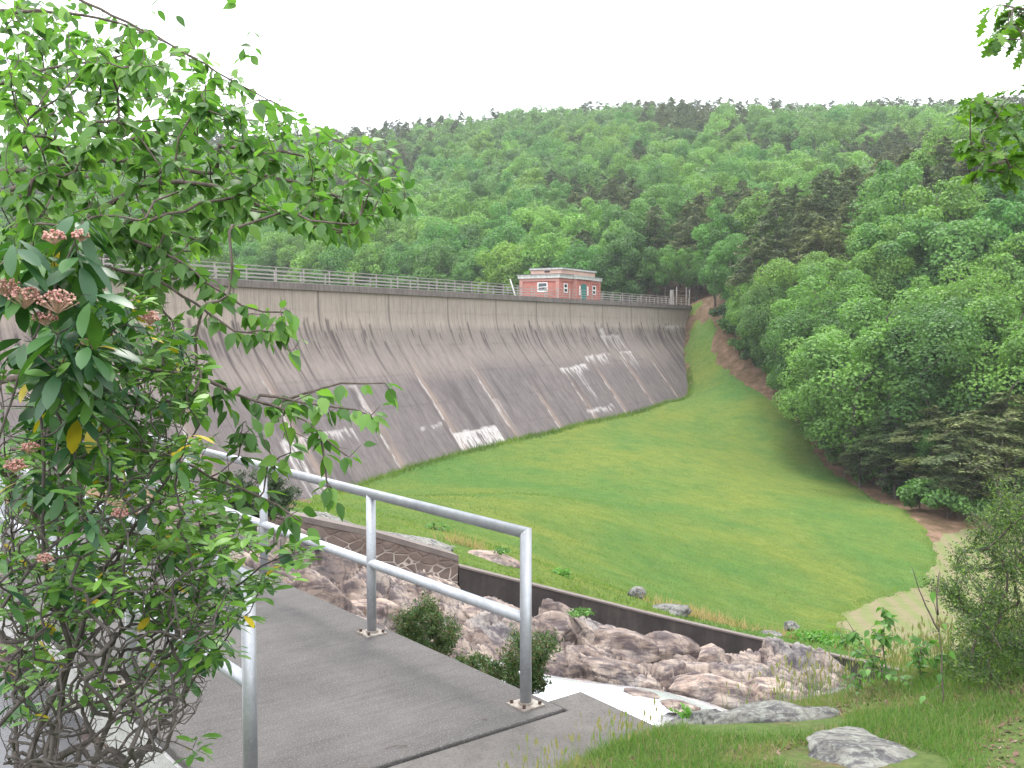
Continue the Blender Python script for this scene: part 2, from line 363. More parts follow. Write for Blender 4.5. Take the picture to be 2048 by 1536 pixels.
# mid-height darker water stains
st = np.maximum(st, .42*sstep(.56, .75, fbm(Tg*1.1, Ag*.11, 4, 21))*sstep(7, 10, Ag))
st = np.maximum(st, .5*sstep(.5, .75, fbm(Tg*.9, Ag*.1+4, 4, 23))*sstep(50, 62, Tg)*sstep(2.6, 3.4, Ag)*sstep(14, 4, Ag))
joint = (.0)
wh = np.zeros(Tg.shape); ru = np.zeros(Tg.shape)
lift = np.zeros(Tg.shape)
for a in np.arange(1.55, 22, 1.52):                      # horizontal lift lines
    lift = np.maximum(lift, .2*np.exp(-((Ag-a-.02*np.sin(Tg))/.05)**2)*sstep(.3, .6, fbm(Tg*.5, Ag*0+a, 3, 31)))
st = np.maximum(st, lift)
Js = np.array([t_of_px(p) for p in (637, 778, 896, 992, 1073, 1140, 1205, 1262, 1316)]); Js = np.concatenate([Js[0]-8.9*np.arange(1, 5), Js])
for k, j in enumerate(Js):                               # vertical contraction joints and the lime that weeps from them
    st = np.maximum(st, np.exp(-((Tg-j)/.075)**2)*np.where(Ag < 3.2, .9, .45))
    a1 = rng.uniform(5.5, 9.5); wob = j+.12+.10*(fbm(Ag*1.5, Ag*0+k, 3, 41)-.5)*2
    wh = np.maximum(wh, np.exp(-((Tg-wob)/.13)**2)*sstep(a1, a1+2, Ag)*sstep(.33, .6, fbm(Ag*1.1, Tg*2, 4, 43+k))*.8)
    ru = np.maximum(ru, np.exp(-((Tg-j-.5)/.55)**2)*sstep(a1-1, a1+3, Ag)*.45*fbm(Tg*3, Ag*.3, 3, 3))
def lime(p0, p1, drop, amt=1., dens=.45, k=0):             # a lime patch hanging from a lift line between two seen points
    (q0, t0), (q1, t1) = ray_dam(*p0), ray_dam(*p1); a0 = np.interp(-q0[2], -zz, arc); a1 = np.interp(-q1[2], -zz, arc)
    if t1 < t0: t0, t1, a0, a1 = t1, t0, a1, a0
    at = a0+(a1-a0)*np.clip((Tg-t0)/(t1-t0), 0, 1)+.35*(fbm(Tg*1.7, Tg*0+k+9, 3, 5)-.5); n1 = fbm(Tg*2.2, Tg*0+k, 4, 51+k); dr = drop*(.25+1.3*n1)
    m = sstep(t0-.15, t0+.15, Tg)*sstep(t1+.15, t1-.15, Tg)*sstep(-.1, .05, Ag-at)*sstep(dr, dr*.35, Ag-at)
    tex = sstep(dens+.03, dens+.2, fbm(Tg*5, Ag*.6, 5, 61+k)*.6+fbm(Tg*2, Ag*.3, 3, 67+k)*.4+.22*np.exp(-np.abs(Ag-at)/.3))
    wh[:] = np.maximum(wh, m*tex*amt)
lime((905,868),(992,852), 3.6, 1, .33, 1); lime((1120,738),(1172,728), 1.3, .95, .4, 2); lime((1168,712),(1220,706), 1.9, .85, .42, 3)
lime((1238,704),(1262,702), 3.0, .9, .42, 4); lime((1200,672),(1240,670), 3.2, .6, .45, 5); lime((1172,820),(1226,810), .9, .8, .45, 6)
lime((560,885),(705,855), 1.6, .75, .5, 7); lime((840,856),(885,845), .6, .6, .5, 8); lime((1330,652),(1358,652), 1.3, .8, .42, 9); lime((1150,742),(1160,741), 5.5, .7, .36, 10); lime((1198,658),(1206,657), 2.0, .5, .4, 14)
lime((560,885),(585,880), 7, .9, .36, 13); lime((690,770),(712,770), 6, .5, .4, 15); lime((985,800),(996,799), 4, .4, .4, 16)
dam = empty('dam', dam_pt(0, -12.), 'long weathered concrete dam with a curved stained face', 'dam'); off = np.array(dam.location)
body = meshobj('wall', Vd.reshape(-1, 3)-off, rect_faces(len(tt), len(zz))[:, ::-1], m_dam(), dam, smooth=True, attrs={'tan': tanA.ravel(), 'dark': st.ravel(), 'white': wh.ravel(), 'rust': ru.ravel()})
uvl = body.data.uv_layers.new(name='UVMap'); li = np.empty(len(body.data.loops), np.int32); body.data.loops.foreach_get('vertex_index', li)
uvl.data.foreach_set('uv', np.stack([Tg.ravel()[li], Ag.ravel()[li]], 1).astype(np.float32).ravel())
def m_conc(name, a, b, scale=1.2, lines=None, rough=.9):
    n = N(name); v = n.coord(); f = n.noise(v, scale, 8, .75); s2 = n.noise(v, scale*30, 3, .7)
    col = n.ramp(f, [(.3, a), (.7, b)]); col = n.mix(n.ramp(s2, [(.35, .5), (.5, 0)]), col, tuple(x*.5 for x in a))
    if lines:
        g = n.noise(n.mapv(v, lines), 1, 6, .8); col = n.mix(n.ramp(g, [(.4, .55), (.6, 0)]), col, tuple(x*.45 for x in a))
    n.bump(s2, .4, .01); return n.fin(col, rough, 0, .2)
M_COP = m_conc('coping_concrete', (.13, .11, .104), (.23, .197, .18), .8, (3, 3, .2))
def bar3(mb, t0, t1, w0, w1, z0, z1):                     # a bar along the dam, w measured downstream
    c = dam_pt((t0+t1)/2, (z0+z1)/2, (w0+w1)/2); mb.box(c, np.append(DD*(t1-t0), 0), np.append(NN*(w1-w0), 0), (0, 0, z1-z0))
mb = MB(); bar3(mb, T0, T1+.2, -3.2, .22, CREST, CREST+.5); mb.obj('coping', M_COP, dam, off=off)
mb = MB(); bar3(mb, T0, T1, -3.0, -.02, -14, CREST-.02); bar3(mb, t_of_px(1100)-3, t_of_px(1100)+14, -10, -3.0, -14, CREST+.4); mb.obj('core', M_COP, dam, off=off)
M_RAIL = m_conc('painted_rail', (.25, .23, .215), (.36, .335, .31), 3)
def crest_rail(name, w, label):
    r = empty(name, dam_pt(0, CREST+.5, w), label, 'railing', 'railings along the dam crest'); o = np.array(r.location)
    for t in np.arange(T0+.7, T1, 3.0):
        MB().box(dam_pt(t, CREST+1.05, w), np.append(DD*.075, 0), np.append(NN*.075, 0), (0, 0, 1.1)).obj('post', M_RAIL, r, off=o)
    for h in (.22, .5, .78, 1.1):
        mb = MB(); bar3(mb, T0, T1-.3, w-.024, w+.024, CREST+.5+h-.026, CREST+.5+h+.026); mb.obj('rail', M_RAIL, r, off=o)
    return r
crest_rail('crest_railing', .02, 'pale metal railing on the near edge of the dam crest')
crest_rail('crest_railing', -3.0, 'pale metal railing on the far edge of the dam crest')
# tall gate frame at the far end
gf = empty('gate_frame', dam_pt(T1-4, CREST+.5, -1), 'tall pale steel posts of the gate at the far end of the dam', 'gate'); o = np.array(gf.location)
for t, w, h in [(T1-8, .0, 2.1), (T1-5.6, .0, 2.6), (T1-4.2, -1.3, 2.2), (T1-2.9, -1.6, 2.3), (T1-1.7, 0, 2.7), (T1-.3, 0, 2.4)]:
    MB().box(dam_pt(t, CREST+.5+h/2, w), np.append(DD*.11, 0), np.append(NN*.11, 0), (0, 0, h)).obj('post', M_RAIL, gf, off=o)
for hh in (1.4, 2.05):
    mb = MB(); bar3(mb, T1-8, T1-.3, -.03, .02, CREST+.5+hh, CREST+.54+hh); mb.obj('rail', M_RAIL, gf, off=o)
lp = P(1032, 596, 106); tp = P(1020, 558, 106)
tag(MB().tube([lp, lp*.45+tp*.55, tp], [.07, .07, .06], 8).obj('leaning_pole', m_conc('white_paint', (.6, .6, .58), (.75, .75, .72)), None), 'short white pole leaning beside the brick gatehouse', 'pole')

# ------------------------------------------------------------------ brick gatehouse
def m_brick():
    n = N('red_brick'); v = n.coord(); b = n.new('TexBrick'); n.lk(n.mapv(v, (1, 1, 1), (R(90), 0, 0)), b.inputs[0])
    for i, c in ((1, (.36, .115, .085)), (2, (.29, .09, .07)), (3, (.36, .26, .23))): b.inputs[i].default_value = (*c, 1)
    b.inputs['Scale'].default_value = 4.5; b.inputs['Mortar Size'].default_value = .012
    f = n.noise(v, 1.5, 6, .7); col = n.mix(n.ramp(f, [(.35, 0), (.75, .45)]), b.outputs[0], (.48, .24, .2)); return n.fin(col, .9, 0, .1)
M_BR = m_brick(); M_CORN = m_conc('cornice_paint', (.40, .41, .385), (.62, .63, .59), 2.5, (4, 4, .6))
M_TAR = N('roof_tar').fin((.05, .05, .055), .8); M_GLASS = N('window_glass').fin((.03, .04, .045), .08, 0, .6)
M_WHITE = N('window_paint').fin((.7, .7, .68), .5); M_DOOR = m_conc('green_door', (.02, .13, .11), (.04, .19, .16), 3)
# corner A/B sits at px 1117 with a set-back from the crest edge
def solve_t(px, w, lo=0, hi=80):
    for _ in range(50):
        m = (lo+hi)/2
        if proj(dam_pt(m, 3.5, w))[0][0] < px: lo = m
        else: hi = m
    return m
WB = -2.2; tA = solve_t(1118, WB); tB = solve_t(1201, WB); LB = tB-tA; LA = 5.4
gh = empty('gatehouse', dam_pt(tA, CREST+.5, WB), 'small red brick gatehouse with pale flat cornices on the dam', 'building')
gh.rotation_euler = (0, 0, math.atan2(DD[1], DD[0]))     # local +x along the dam, +y upstream, origin at the near downstream corner
def lb(name, x0, x1, y0, y1, z0, z1, mat, parent=gh):
    return MB().box(((x0+x1)/2, (y0+y1)/2, (z0+z1)/2), (x1-x0, 0, 0), (0, y1-y0, 0), (0, 0, z1-z0)).obj(name, mat, parent)
HW = 3.0
mb = MB()
def lbx(x0, x1, y0, y1, z0, z1): mb.box(((x0+x1)/2, (y0+y1)/2, (z0+z1)/2), (x1-x0, 0, 0), (0, y1-y0, 0), (0, 0, z1-z0))
lbx(.12, LB-.12, .12, LA-.12, 0, HW-.4)
bx0, bx1 = LB*.32, LB*.70
for x0, x1 in ((0, .45), (LB-.45, LB)):                   # corner pilasters
    lbx(x0, x1, 0, .45, 0, HW-.45)
lbx(0, .45, LA-.45, LA, 0, HW-.45)
lbx(0, .117, .45, LA-.45, HW-.8, HW-.45); lbx(.45, bx0, 0, .117, HW-.8, HW-.45); lbx(bx1, LB-.45, 0, .117, HW-.8, HW-.45)
lbx(bx0, bx1, -.35, .118, 0, HW-.45); lbx(bx0, bx0+.3, -.45, -.35, 0, HW-.45); lbx(bx1-.3, bx1, -.45, -.35, 0, HW-.45)
mb.obj('wall', M_BR, gh)
mb = MB(); lbx(-.15, LB+.15, -.15, LA+.15, HW-.45, HW-.1); lbx(bx0-.15, bx1+.15, -.62, -.15, HW-.45, HW-.1); lbx(-.22, LB+.22, -.22, LA+.22, HW-.1, HW); lbx(bx0-.2, bx1+.2, -.68, -.22, HW-.1, HW-.003)
mb.obj('cornice', M_CORN, gh)
mb = MB(); lbx(-.26, LB+.26, -.26, LA+.26, HW+.001, HW+.05); mb.obj('roof', M_TAR, gh)
ux0, ux1, uy0, uy1 = 1.2, LB-1.0, .3, LA-.9
lb('upper_wall', ux0, ux1, uy0, uy1, HW+.05, HW+.62, m_conc('pink_render', (.42, .27, .22), (.55, .38, .31), 1)); lb('upper_cornice', ux0-.15, ux1+.15, uy0-.15, uy1+.15, HW+.62, HW+.84, M_CORN); lb('upper_roof', ux0-.19, ux1+.19, uy0-.19, uy1+.19, HW+.842, HW+.88, M_TAR)
mb = MB(); lbx(ux0-.02, ux0+.1, uy0+1.6, uy0+2.3, HW+.28, HW+.5); mb.obj('vent', M_TAR, gh)
def window(axis, c, z0, z1, w, plane):                     # axis 'y': on the end face (runs along y); axis 'x': on the long face
    fr = MB(); gl = MB(); d = .05
    def q(m, a0, a1, zz0, zz1, p0, p1):
        if axis == 'y': m.box(((p0+p1)/2, (a0+a1)/2, (zz0+zz1)/2), (p1-p0, 0, 0), (0, a1-a0, 0), (0, 0, zz1-zz0))
        else: m.box(((a0+a1)/2, (p0+p1)/2, (zz0+zz1)/2), (a1-a0, 0, 0), (0, p1-p0, 0), (0, 0, zz1-zz0))
    a0, a1 = c-w/2, c+w/2; zm = (z0+z1)/2
    q(fr, a0, a1, z1-.09, z1, plane-d, plane); q(fr, a0, a1, z0, z0+.12, plane-d-.03, plane); q(fr, a0, a1, zm-.06, zm+.06, plane-d, plane)
    for p in ((a0, a0+.11), (a1-.11, a1)): q(fr, p[0], p[1], z0+.12, z1-.09, plane-d-.005, plane)
    q(gl, a0+.1, a1-.1, z0+.1, z1-.08, plane-.02, plane+.03)
    f = fr.obj('window', M_WHITE, gh); gl.obj('pane', M_GLASS, f)
window('y', LA*.42, .95, 2.05, 1.35, .117); window('x', LB*.165, .85, 1.95, .95, .117); window('x', LB*.85, .85, 1.95, .95, .117)
dr = MB().box(((bx0+bx1)/2, -.37, 1.0), (1.35, 0, 0), (0, .06, 0), (0, 0, 2.0)).obj('door', M_DOOR, gh)
mb = MB(); m_ = (bx0+bx1)/2; 
for s in (-1, 1): MB().box((m_+s*1.1, -.38, 1.2), (.25, 0, 0), (0, .06, 0), (0, 0, 1.1)).obj('side_light', M_WHITE, gh)


# reservoir behind the dam
mw = N('lake_water'); vv = mw.coord(); mw.bump(mw.noise(vv, 3, 3), .15, .03); M_LAKE = mw.fin((.03, .05, .045), .06, 0, .5)
pts = [dam_pt(T0-10, 1.2, -3.3), dam_pt(T1-6, 1.2, -3.3), (20, 185, 1.2), (-60, 260, 1.2), (-260, 300, 1.2), (-260, 60, 1.2)]
tag(meshobj('reservoir_water', np.array(pts), [tuple(range(6))], M_LAKE), 'still reservoir water held behind the dam', 'water', kind='structure')
# ------------------------------------------------------------------ footbridge: deck, railings; abutment
BA = math.atan2(.62, .785); B0 = np.array([.085, 6.08]); BX = np.array([math.cos(BA), math.sin(BA)]); BY = np.array([-BX[1], BX[0]]); DZ = -2.33
def bl(w, l): return B0+BX*w+BY*l
def m_deck():
    n = N('deck_concrete'); v = n.coord(); f = n.noise(v, 1.1, 8, .7); g = n.noise(n.mapv(v, (1.1, 24, 1)), 1, 7, .8); s2 = n.noise(v, 90, 4, .8); w = n.noise(v, 3.2, 5, .6, .5)
    col = n.ramp(f, [(.30, (.044, .040, .038)), (.70, (.096, .088, .084))])
    col = n.mix(n.ramp(g, [(.34, .5), (.52, 0)]), col, (.034, .031, .031)); col = n.mix(n.ramp(s2, [(.52, 0), (.7, .5)]), col, (.30, .29, .28))
    col = n.mix(n.ramp(w, [(.3, .6), (.42, 0)]), col, (.07, .064, .062)); col = n.mix(n.ramp(n.vor(v, 38), [(.04, .8), (.09, 0)]), col, (.4, .39, .37))
    n.bump(n.mix(.5, g, s2), .55, .006); return n.fin(col, .85, 0, .25)
M_DECK = m_deck()
def m_galv():
    n = N('galvanised_steel'); v = n.coord(); f = n.noise(n.mapv(v, (1, 1, 1)), 6, 6, .7); s2 = n.noise(v, 60, 4, .7)
    col = n.ramp(f, [(.3, (.26, .27, .29)), (.7, (.375, .385, .41))]); col = n.mix(n.ramp(s2, [(.58, 0), (.75, .6)]), col, (.62, .62, .62)); n.bump(s2, .12, .003)
    return n.fin(col, n.ramp(f, [(.3, .5), (.7, .38)]), .35, .5)
M_GALV = m_galv(); M_RUST = m_conc('rusty_plate', (.12, .08, .06), (.42, .40, .36), 18); M_BOLT = N('bolt_steel').fin((.09, .06, .05), .6, .6)
br = empty('footbridge', (*B0, DZ), 'grey concrete footbridge deck with broom-swept surface', 'footbridge', rz=BA)
mb = MB(); mb.box((-.895, 4.7, -.17), (2.11, 0, 0), (0, 9.76, 0), (0, 0, .34)); dk = mb.obj('deck', M_DECK, br)
mb = MB(); mb.box((-1.96, 4.7, -.20), (.02, 0, 0), (0, 9.74, 0), (0, 0, .30)); mb.obj('fascia', m_conc('pale_concrete', (.30, .29, .285), (.42, .41, .40), 1.5), br)
bv = dk.modifiers.new('b', 'BEVEL'); bv.width = .012; bv.segments = 2
RR = .0365; RH = 1.08
def tube_y(x, y0, y1, z, miter0=False, n=20):
    V = []; 
    for k, y in enumerate((y0, y1)):
        for j in range(n):
            a = j*2*math.pi/n; V.append((x+RR*math.cos(a), y-(RR*math.sin(a) if (k == 0 and miter0) else 0), z+RR*math.sin(a)))
    return V, [(j, (j+1) % n, n+(j+1) % n, n+j)[::-1] for j in range(n)]+[tuple(range(n)), tuple(range(2*n-1, n-1, -1))]
def railing(wx, label):
    r = empty('bridge_railing', (*bl(wx, 0), DZ), label, 'railing', 'steel pipe railings of the footbridge', BA)
    for k, l in enumerate((0, 1.87, 3.8, 5.7, 7.6)):
        n = 20; V = []
        for z in (.012, RH if k == 0 else RH-.01):
            for j in range(n):
                a = j*2*math.pi/n; y = RR*math.sin(a); V.append((RR*math.cos(a), l+y, z-(y if (k == 0 and z > .5) else 0)))
        po = meshobj('post', V, [(j, (j+1) % n, n+(j+1) % n, n+j) for j in range(n)]+[tuple(range(n-1, -1, -1)), tuple(range(n, 2*n))], M_GALV, r)
        for p in po.data.polygons: p.use_smooth = len(p.vertices) == 4
        m2 = MB(); m2.box((0, l, .007), (.17, 0, 0), (0, .17, 0), (0, 0, .012)); pl = m2.obj('base_plate', M_RUST, po)
        for sx_ in (-1, 1):
            for sy_ in (-1, 1):
                m3 = MB(); m3.tube([(sx_*.062, l+sy_*.062, .013), (sx_*.062, l+sy_*.062, .034)], .011, 6); m3.obj('bolt', M_BOLT, po)
        m4 = MB(); m4.tube([(0, l, .013), (0, l, .026)], .046, 20); m4.obj('weld_collar', M_RUST, po)
    V, Fc = tube_y(0, 0, 9.3, RH, True); t = meshobj('top_rail', V, Fc, M_GALV, r)
    V, Fc = tube_y(0, 0, 9.3, .545); t2 = meshobj('mid_rail', V, Fc, M_GALV, r)
    for tt_ in (t, t2):
        for p in tt_.data.polygons: p.use_smooth = len(p.vertices) == 4
railing(0, 'grey pipe railing along the far side of the bridge deck, in full view')
railing(-1.8, 'grey pipe railing along the near side of the bridge deck, partly behind the laurel')
def prism(poly, z0, z1):
    n = len(poly); V = [(x, y, z0) for x, y in poly]+[(x, y, z1) for x, y in poly]
    return V, [tuple(range(n-1, -1, -1)), tuple(range(n, 2*n))]+[(i, (i+1) % n, n+(i+1) % n, n+i) for i in range(n)]
M_ABUT = m_conc('abutment_concrete', (.07, .064, .06), (.13, .119, .111), 2.2)
ab = empty('abutment', (*B0, DZ), 'speckled concrete landing slab at the near end of the footbridge', 'abutment', rz=BA)
V, Fc = prism([(.178, .0), (.178, -.196), (-1.95, -.196), (-1.95, -2.4), (.3, -2.4), (.43, -.62), (.46, .0)][::-1], -1.6, -.012); s_ = meshobj('slab', V, Fc, M_ABUT, ab)
bv = s_.modifiers.new('b', 'BEVEL'); bv.width = .012; bv.segments = 2

# ------------------------------------------------------------------ spillway: training wall, bedrock, water
def wd(px): u = (px-1024)/F; return 18.7/(1-.45*u)
def wp(px, py): return P(px, py, wd(px))
WNB = np.array([-.45, 1.0]); WNB /= np.linalg.norm(WNB)
def wall_mesh(top, bot, thick, n=60):
    pxs = np.linspace(top[0][0], top[-1][0], n); ty = np.interp(pxs, [q[0] for q in top], [q[1] for q in top]); V = []
    for k, (px, py) in enumerate(zip(pxs, ty)):
        p = wp(px, py); q = p+np.append(WNB*thick, 0); V += [(p[0], p[1], p[2]-bot), tuple(p), tuple(q), (q[0], q[1], q[2]-bot)]
    Fc = [(4*i+a, 4*i+4+a, 4*i+4+(a+1) % 4, 4*i+(a+1) % 4)[::-1] for i in range(n-1) for a in range(4)]+[(0, 1, 2, 3)[::-1], tuple(4*(n-1)+a for a in range(4))]
    return np.array(V), Fc
def m_stonewall():
    n = N('mortared_stone'); v = n.coord(); f = n.noise(v, 3, 7, .75)
    vv = n.mapv(n.mix(.14, v, n.new('TexNoise').outputs[1]), (1, .8, 1.5)); e = n.vor(vv, 4.3, 'DISTANCE_TO_EDGE')
    msk = n.ramp(n.noise(v, .9, 4, .6), [(.4, 0), (.5, 1)])
    low = n.math('MULTIPLY', msk, n.attr('low'))
    col = n.ramp(f, [(.3, (.10, .075, .065)), (.7, (.20, .155, .135))]); col = n.mix(n.math('MULTIPLY', n.ramp(e, [(.025, 1), (.055, 0)]), low), col, (.42, .37, .33))
    n.bump(n.mix(.5, f, n.ramp(e, [(0, 0), (.1, 1)])), .6, .03); return n.fin(col, .9, 0, .15)
def m_darkwall():
    n = N('dark_wall_concrete'); v = n.coord(); f = n.noise(v, 1.5, 7, .7); g = n.noise(n.mapv(v, (2.5, 2.5, .3)), 1, 6, .8)
    col = n.ramp(f, [(.3, (.030, .025, .025)), (.7, (.065, .055, .052))]); col = n.mix(n.ramp(g, [(.52, 0), (.75, .5)]), col, (.12, .10, .09)); col = n.mix(n.ramp(g, [(.3, .7), (.45, 0)]), col, (.022, .02, .02))
    n.bump(f, .4, .02); return n.fin(col, .85, 0, .2)
M_DW = m_darkwall(); M_CAPW = m_conc('wall_cap', (.12, .10, .092), (.20, .17, .155), 2)
tw = empty('training_wall', wp(1000, 1160)-np.array([0, 0, 1.5]), 'low stone and concrete wall running down along the rocky spillway', 'wall'); o = np.array(tw.location)
topL = [(380, 985), (591, 1031), (740, 1062), (915, 1112)]
V, Fc = wall_mesh(topL, 2.6, .42); hz = np.tile([0, 1, 1, 0], len(V)//4)
# front face needs a height mask, so cut it into rows
pxs = np.linspace(380, 915, 70); ty = np.interp(pxs, [q[0] for q in topL], [q[1] for q in topL]); rows = np.concatenate([[0, .1, .2, .32], np.linspace(.4, 2.6, 22)])
Vf = []
for px, py in zip(pxs, ty):
    p = wp(px, py)
    for r_ in rows:
        g_ = .035*(fbm(np.array([p[0]*5]), np.array([r_*6]), 3, 2)[0]-.5) + (.03 if r_ > .2 else 0); Vf.append((p[0]+WNB[0]*g_, p[1]+WNB[1]*g_, p[2]-r_))
lowm = np.tile(sstep(.2, .34, rows), len(pxs))
meshobj('stone_wall', V-o, [f for f in Fc if True], m_conc('wall_core', (.12, .09, .08), (.2, .16, .14), 2), tw)
Vf = np.array(Vf)-np.append(WNB*.045, 0); M_SW = m_stonewall()
meshobj('stone_face', Vf-o, rect_faces(len(pxs), len(rows)), M_SW, tw, smooth=True, attrs={'low': lowm})
mb = MB()
for i in range(len(pxs)-1):
    a = wp(pxs[i], ty[i]); b = wp(pxs[i+1], ty[i+1]); 
V, Fc = wall_mesh([(x, y-2) for x, y in topL], .10, .46); V = V-np.append(WNB*.06, 0); meshobj('wall_cap', V-o, Fc, M_CAPW, tw)
topR = [(918, 1132), (1065, 1169), (1300, 1228), (1500, 1274), (1600, 1295), (1700, 1318), (1880, 1360)]
V, Fc = wall_mesh(topR, 3.0, .26, 90); meshobj('concrete_wall', V-o, Fc, M_DW, tw)
V, Fc = wall_mesh([(x, y-1) for x, y in topR], .035, .30, 90); V = V-np.append(WNB*.02, 0); meshobj('coping', V-o, Fc, M_CAPW, tw)

Bc = []
def bp(px, py, D=None):
    p = P(px, py, D or wd(px)-.05); Bc.append((p[0], p[1], p[2]-(0 if D else .22*sstep(800, 1000, px))))
for a in [(480,1110),(600,1146),(650,1143),(800,1165),(910,1182),(1065,1212),(1200,1242),(1300,1272),(1400,1300),(1500,1352),(1600,1372),(1700,1388),(1870,1405)]: bp(*a)
for a in [(700,1200,13),(850,1200,15),(850,1262,13.2),(1000,1240,15.8),(1000,1290,14.6),(1150,1280,16.4),(1200,1340,15.2),(1300,1350,15.6),(1400,1330,17.5),(1400,1395,15),(1500,1395,15.5),
          (1550,1350,18),(1640,1395,16),(1700,1382,19),(1870,1405,20),(640,1180,11.2),(600,1160,12.5),(540,1148,13.5),(740,1250,10.4),(1500,1300,20),(1300,1290,18)]: bp(*a)
for a in [(.35,12.9,-5.05),(.9,12.7,-5.15),(1.7,13,-5.4),(2.3,12.8,-5.5),(.2,10.5,-5.2),(1.6,10.5,-5.6),(-.4,9,-5.0),(1.2,8,-5.6),(3,10,-5.9),(5,12,-6.3),(8,14,-6.6),(-1.3,8.6,-4.6),(-1.3,12.2,-4.25),(-2.6,9.3,-3.3),(-4.2,9,-3.9),(-4.5,8,-4.2),(-6.5,9,-3.6),(-7,12,-3.0),(-5,13,-2.9),(12,16,-7.6),(15,20,-8)]: Bc.append(a)
Bc = np.array(Bc); wB = tps_fit(Bc, .01)
Wc = np.array([(-1.15,12.5,-4.0),(-.2,14.3,-4.62),(.6,12.5,-4.96),(1.9,13.4,-5.0),(3.8,16,-5.95),(.3,11.5,-4.98),(.6,13.2,-4.98),(1.5,11,-4.98),(1.5,12.5,-4.98),(2.4,12.5,-5.02),(2.6,14,-5.1),(.5,9.5,-4.95),(1.5,10,-4.98),(4,11.5,-5.7),(6,13.5,-6.3),(-4.5,9,-3.45),(-2.5,8.5,-3.9),(-1,9,-4.4),(-6,9,-3.3),(10,17,-7.2),(0,17,-5.3),(-4,14,-3.6)]); wW = tps_fit(Wc, .05)
def cells(a, b, s):
    ia = np.floor(a); ib = np.floor(b); f1 = np.full(a.shape, 9.); f2 = f1.copy(); sa = np.zeros(a.shape); sb = sa.copy(); ca = sa.copy(); cb = sa.copy()
    for i in (-1, 0, 1):
        for j in (-1, 0, 1):
            pa = ia+i+hash2(ia+i, ib+j, s); pb = ib+j+hash2(ia+i, ib+j, s+1); d = np.hypot(a-pa, b-pb); m = d < f1
            f2 = np.where(m, f1, np.minimum(f2, d)); f1 = np.where(m, d, f1)
            sa = np.where(m, a-pa, sa); sb = np.where(m, b-pb, sb); ca = np.where(m, ia+i, ca); cb = np.where(m, ib+j, cb)
    return f1, f2, sa, sb, ca, cb
def crag(x, y):
    wx = x+.16*(fbm(x*1.3, y*1.3, 3, 71)-.5); wy = y+.16*(fbm(x*1.3, y*1.3, 3, 72)-.5)
    th = R(-24); a = wx*math.cos(th)-wy*math.sin(th); b = wx*math.sin(th)+wy*math.cos(th); h = 0*x
    for sc, asp, amp, tilt, cr, s in ((1.7, .40, .44, .46, .30, 1), (.66, .42, .19, .20, .14, 5), (.23, .5, .04, .05, .035, 9)):
        f1, f2, sa, sb, ca, cb = cells(a/sc, b/(sc*asp), s)
        hh = hash2(ca, cb, s+2)-.5; g1 = hash2(ca, cb, s+3)-.5; g2 = hash2(ca, cb, s+4)-.2
        h = h+amp*hh+tilt*(g1*sa+g2*sb)*sc*1.3-cr*np.exp(-(f2-f1)/.05)
    return h+.03*(fbm(x*5, y*5, 4, 81)-.5)
us = np.concatenate([np.linspace(-1.5, -.36, 140), np.linspace(-.355, .46, 760), np.linspace(.465, .75, 60)]); ds = np.geomspace(6.2, 26, 430)
U, Dm = np.meshgrid(us, ds, indexing='ij'); X = U*Dm; Y = Dm; sd = poly_sd(X, Y, CHB)
wallside = sstep(.1, 2.4, (18.7+.45*X)-Y)
Z = tps_eval(Bc, wB, X, Y)+crag(X, Y)*(.3+.7*wallside)-.12*(1-wallside)-1.6*sstep(.1, -.7, sd)
Zw = tps_eval(Wc, wW, X, Y)
flat = sstep(.9, .2, np.hypot((X-1.1)/2.0, (Y-12.0)/1.25)); Z = np.where(flat > 0, Z*(1-flat)+np.minimum(Z, Zw-.12)*flat, Z)
shoulder = sstep(.15, -.25, (18.7+.45*X)-Y); Z = Z-1.5*shoulder*sstep(-8, -6, X)
Fc = rect_faces(len(us), len(ds)); keep = (sd.ravel()[Fc] > -.7).all(1) & ((18.7+.45*X-Y).ravel()[Fc] > -.35).any(1); Fc = Fc[keep]
used = np.unique(Fc); re = np.full(X.size, -1); re[used] = np.arange(len(used))
def m_rock(name, cols, wet=True, sc=1., lichen=.0):
    n = N(name); v = n.coord(); a = n.noise(v, .55*sc, 4, .55, .3); b = n.noise(v, 5*sc, 8, .75, .3); c = n.noise(n.mapv(v, (.7, 2.4, 2.4), (R(20), R(15), R(-24))), 2.0*sc, 6, .7, .4)
    col = n.ramp(a, [(.30, cols[0]), (.44, cols[1]), (.54, cols[2]), (.68, cols[3])])
    col = n.mix(n.ramp(c, [(.42, 0), (.56, 1)]), n.mix(1, col, (.38, .36, .42), 'MULTIPLY'), n.mix(1, col, (1.12, 1.1, 1.06), 'MULTIPLY'))
    col = n.mix(n.ramp(n.vor(v, 2.2*sc, 'DISTANCE_TO_EDGE'), [(0, .55), (.03, 0)]), col, (.04, .035, .035))
    col = n.mix(n.ramp(b, [(.3, .45), (.48, 0)]), col, (.06, .05, .055))
    if lichen: col = n.mix(n.ramp(n.noise(v, 7*sc, 6, .8), [(.5, 0), (.6, lichen)]), col, (.25, .27, .235))
    n.bump(n.mix(.4, b, c), .6, .035/sc); return n.fin(col, .75 if wet else .9, 0, .3)
M_BED = m_rock('bedrock', [(.055, .047, .05), (.165, .125, .108), (.27, .222, .19), (.185, .17, .165)], sc=1.5)
bo = meshobj('bedrock', np.stack([X, Y, Z], -1).reshape(-1, 3)[used], re[Fc], M_BED); tag(bo, 'fractured pink and grey bedrock of the spillway', 'rock', kind='structure')
mw = N('stream_water'); v = mw.coord(); mw.bump(mw.noise(mw.mapv(v, (2, 7, 2), (0, 0, R(20))), 1, 4, .6), .14, .02)
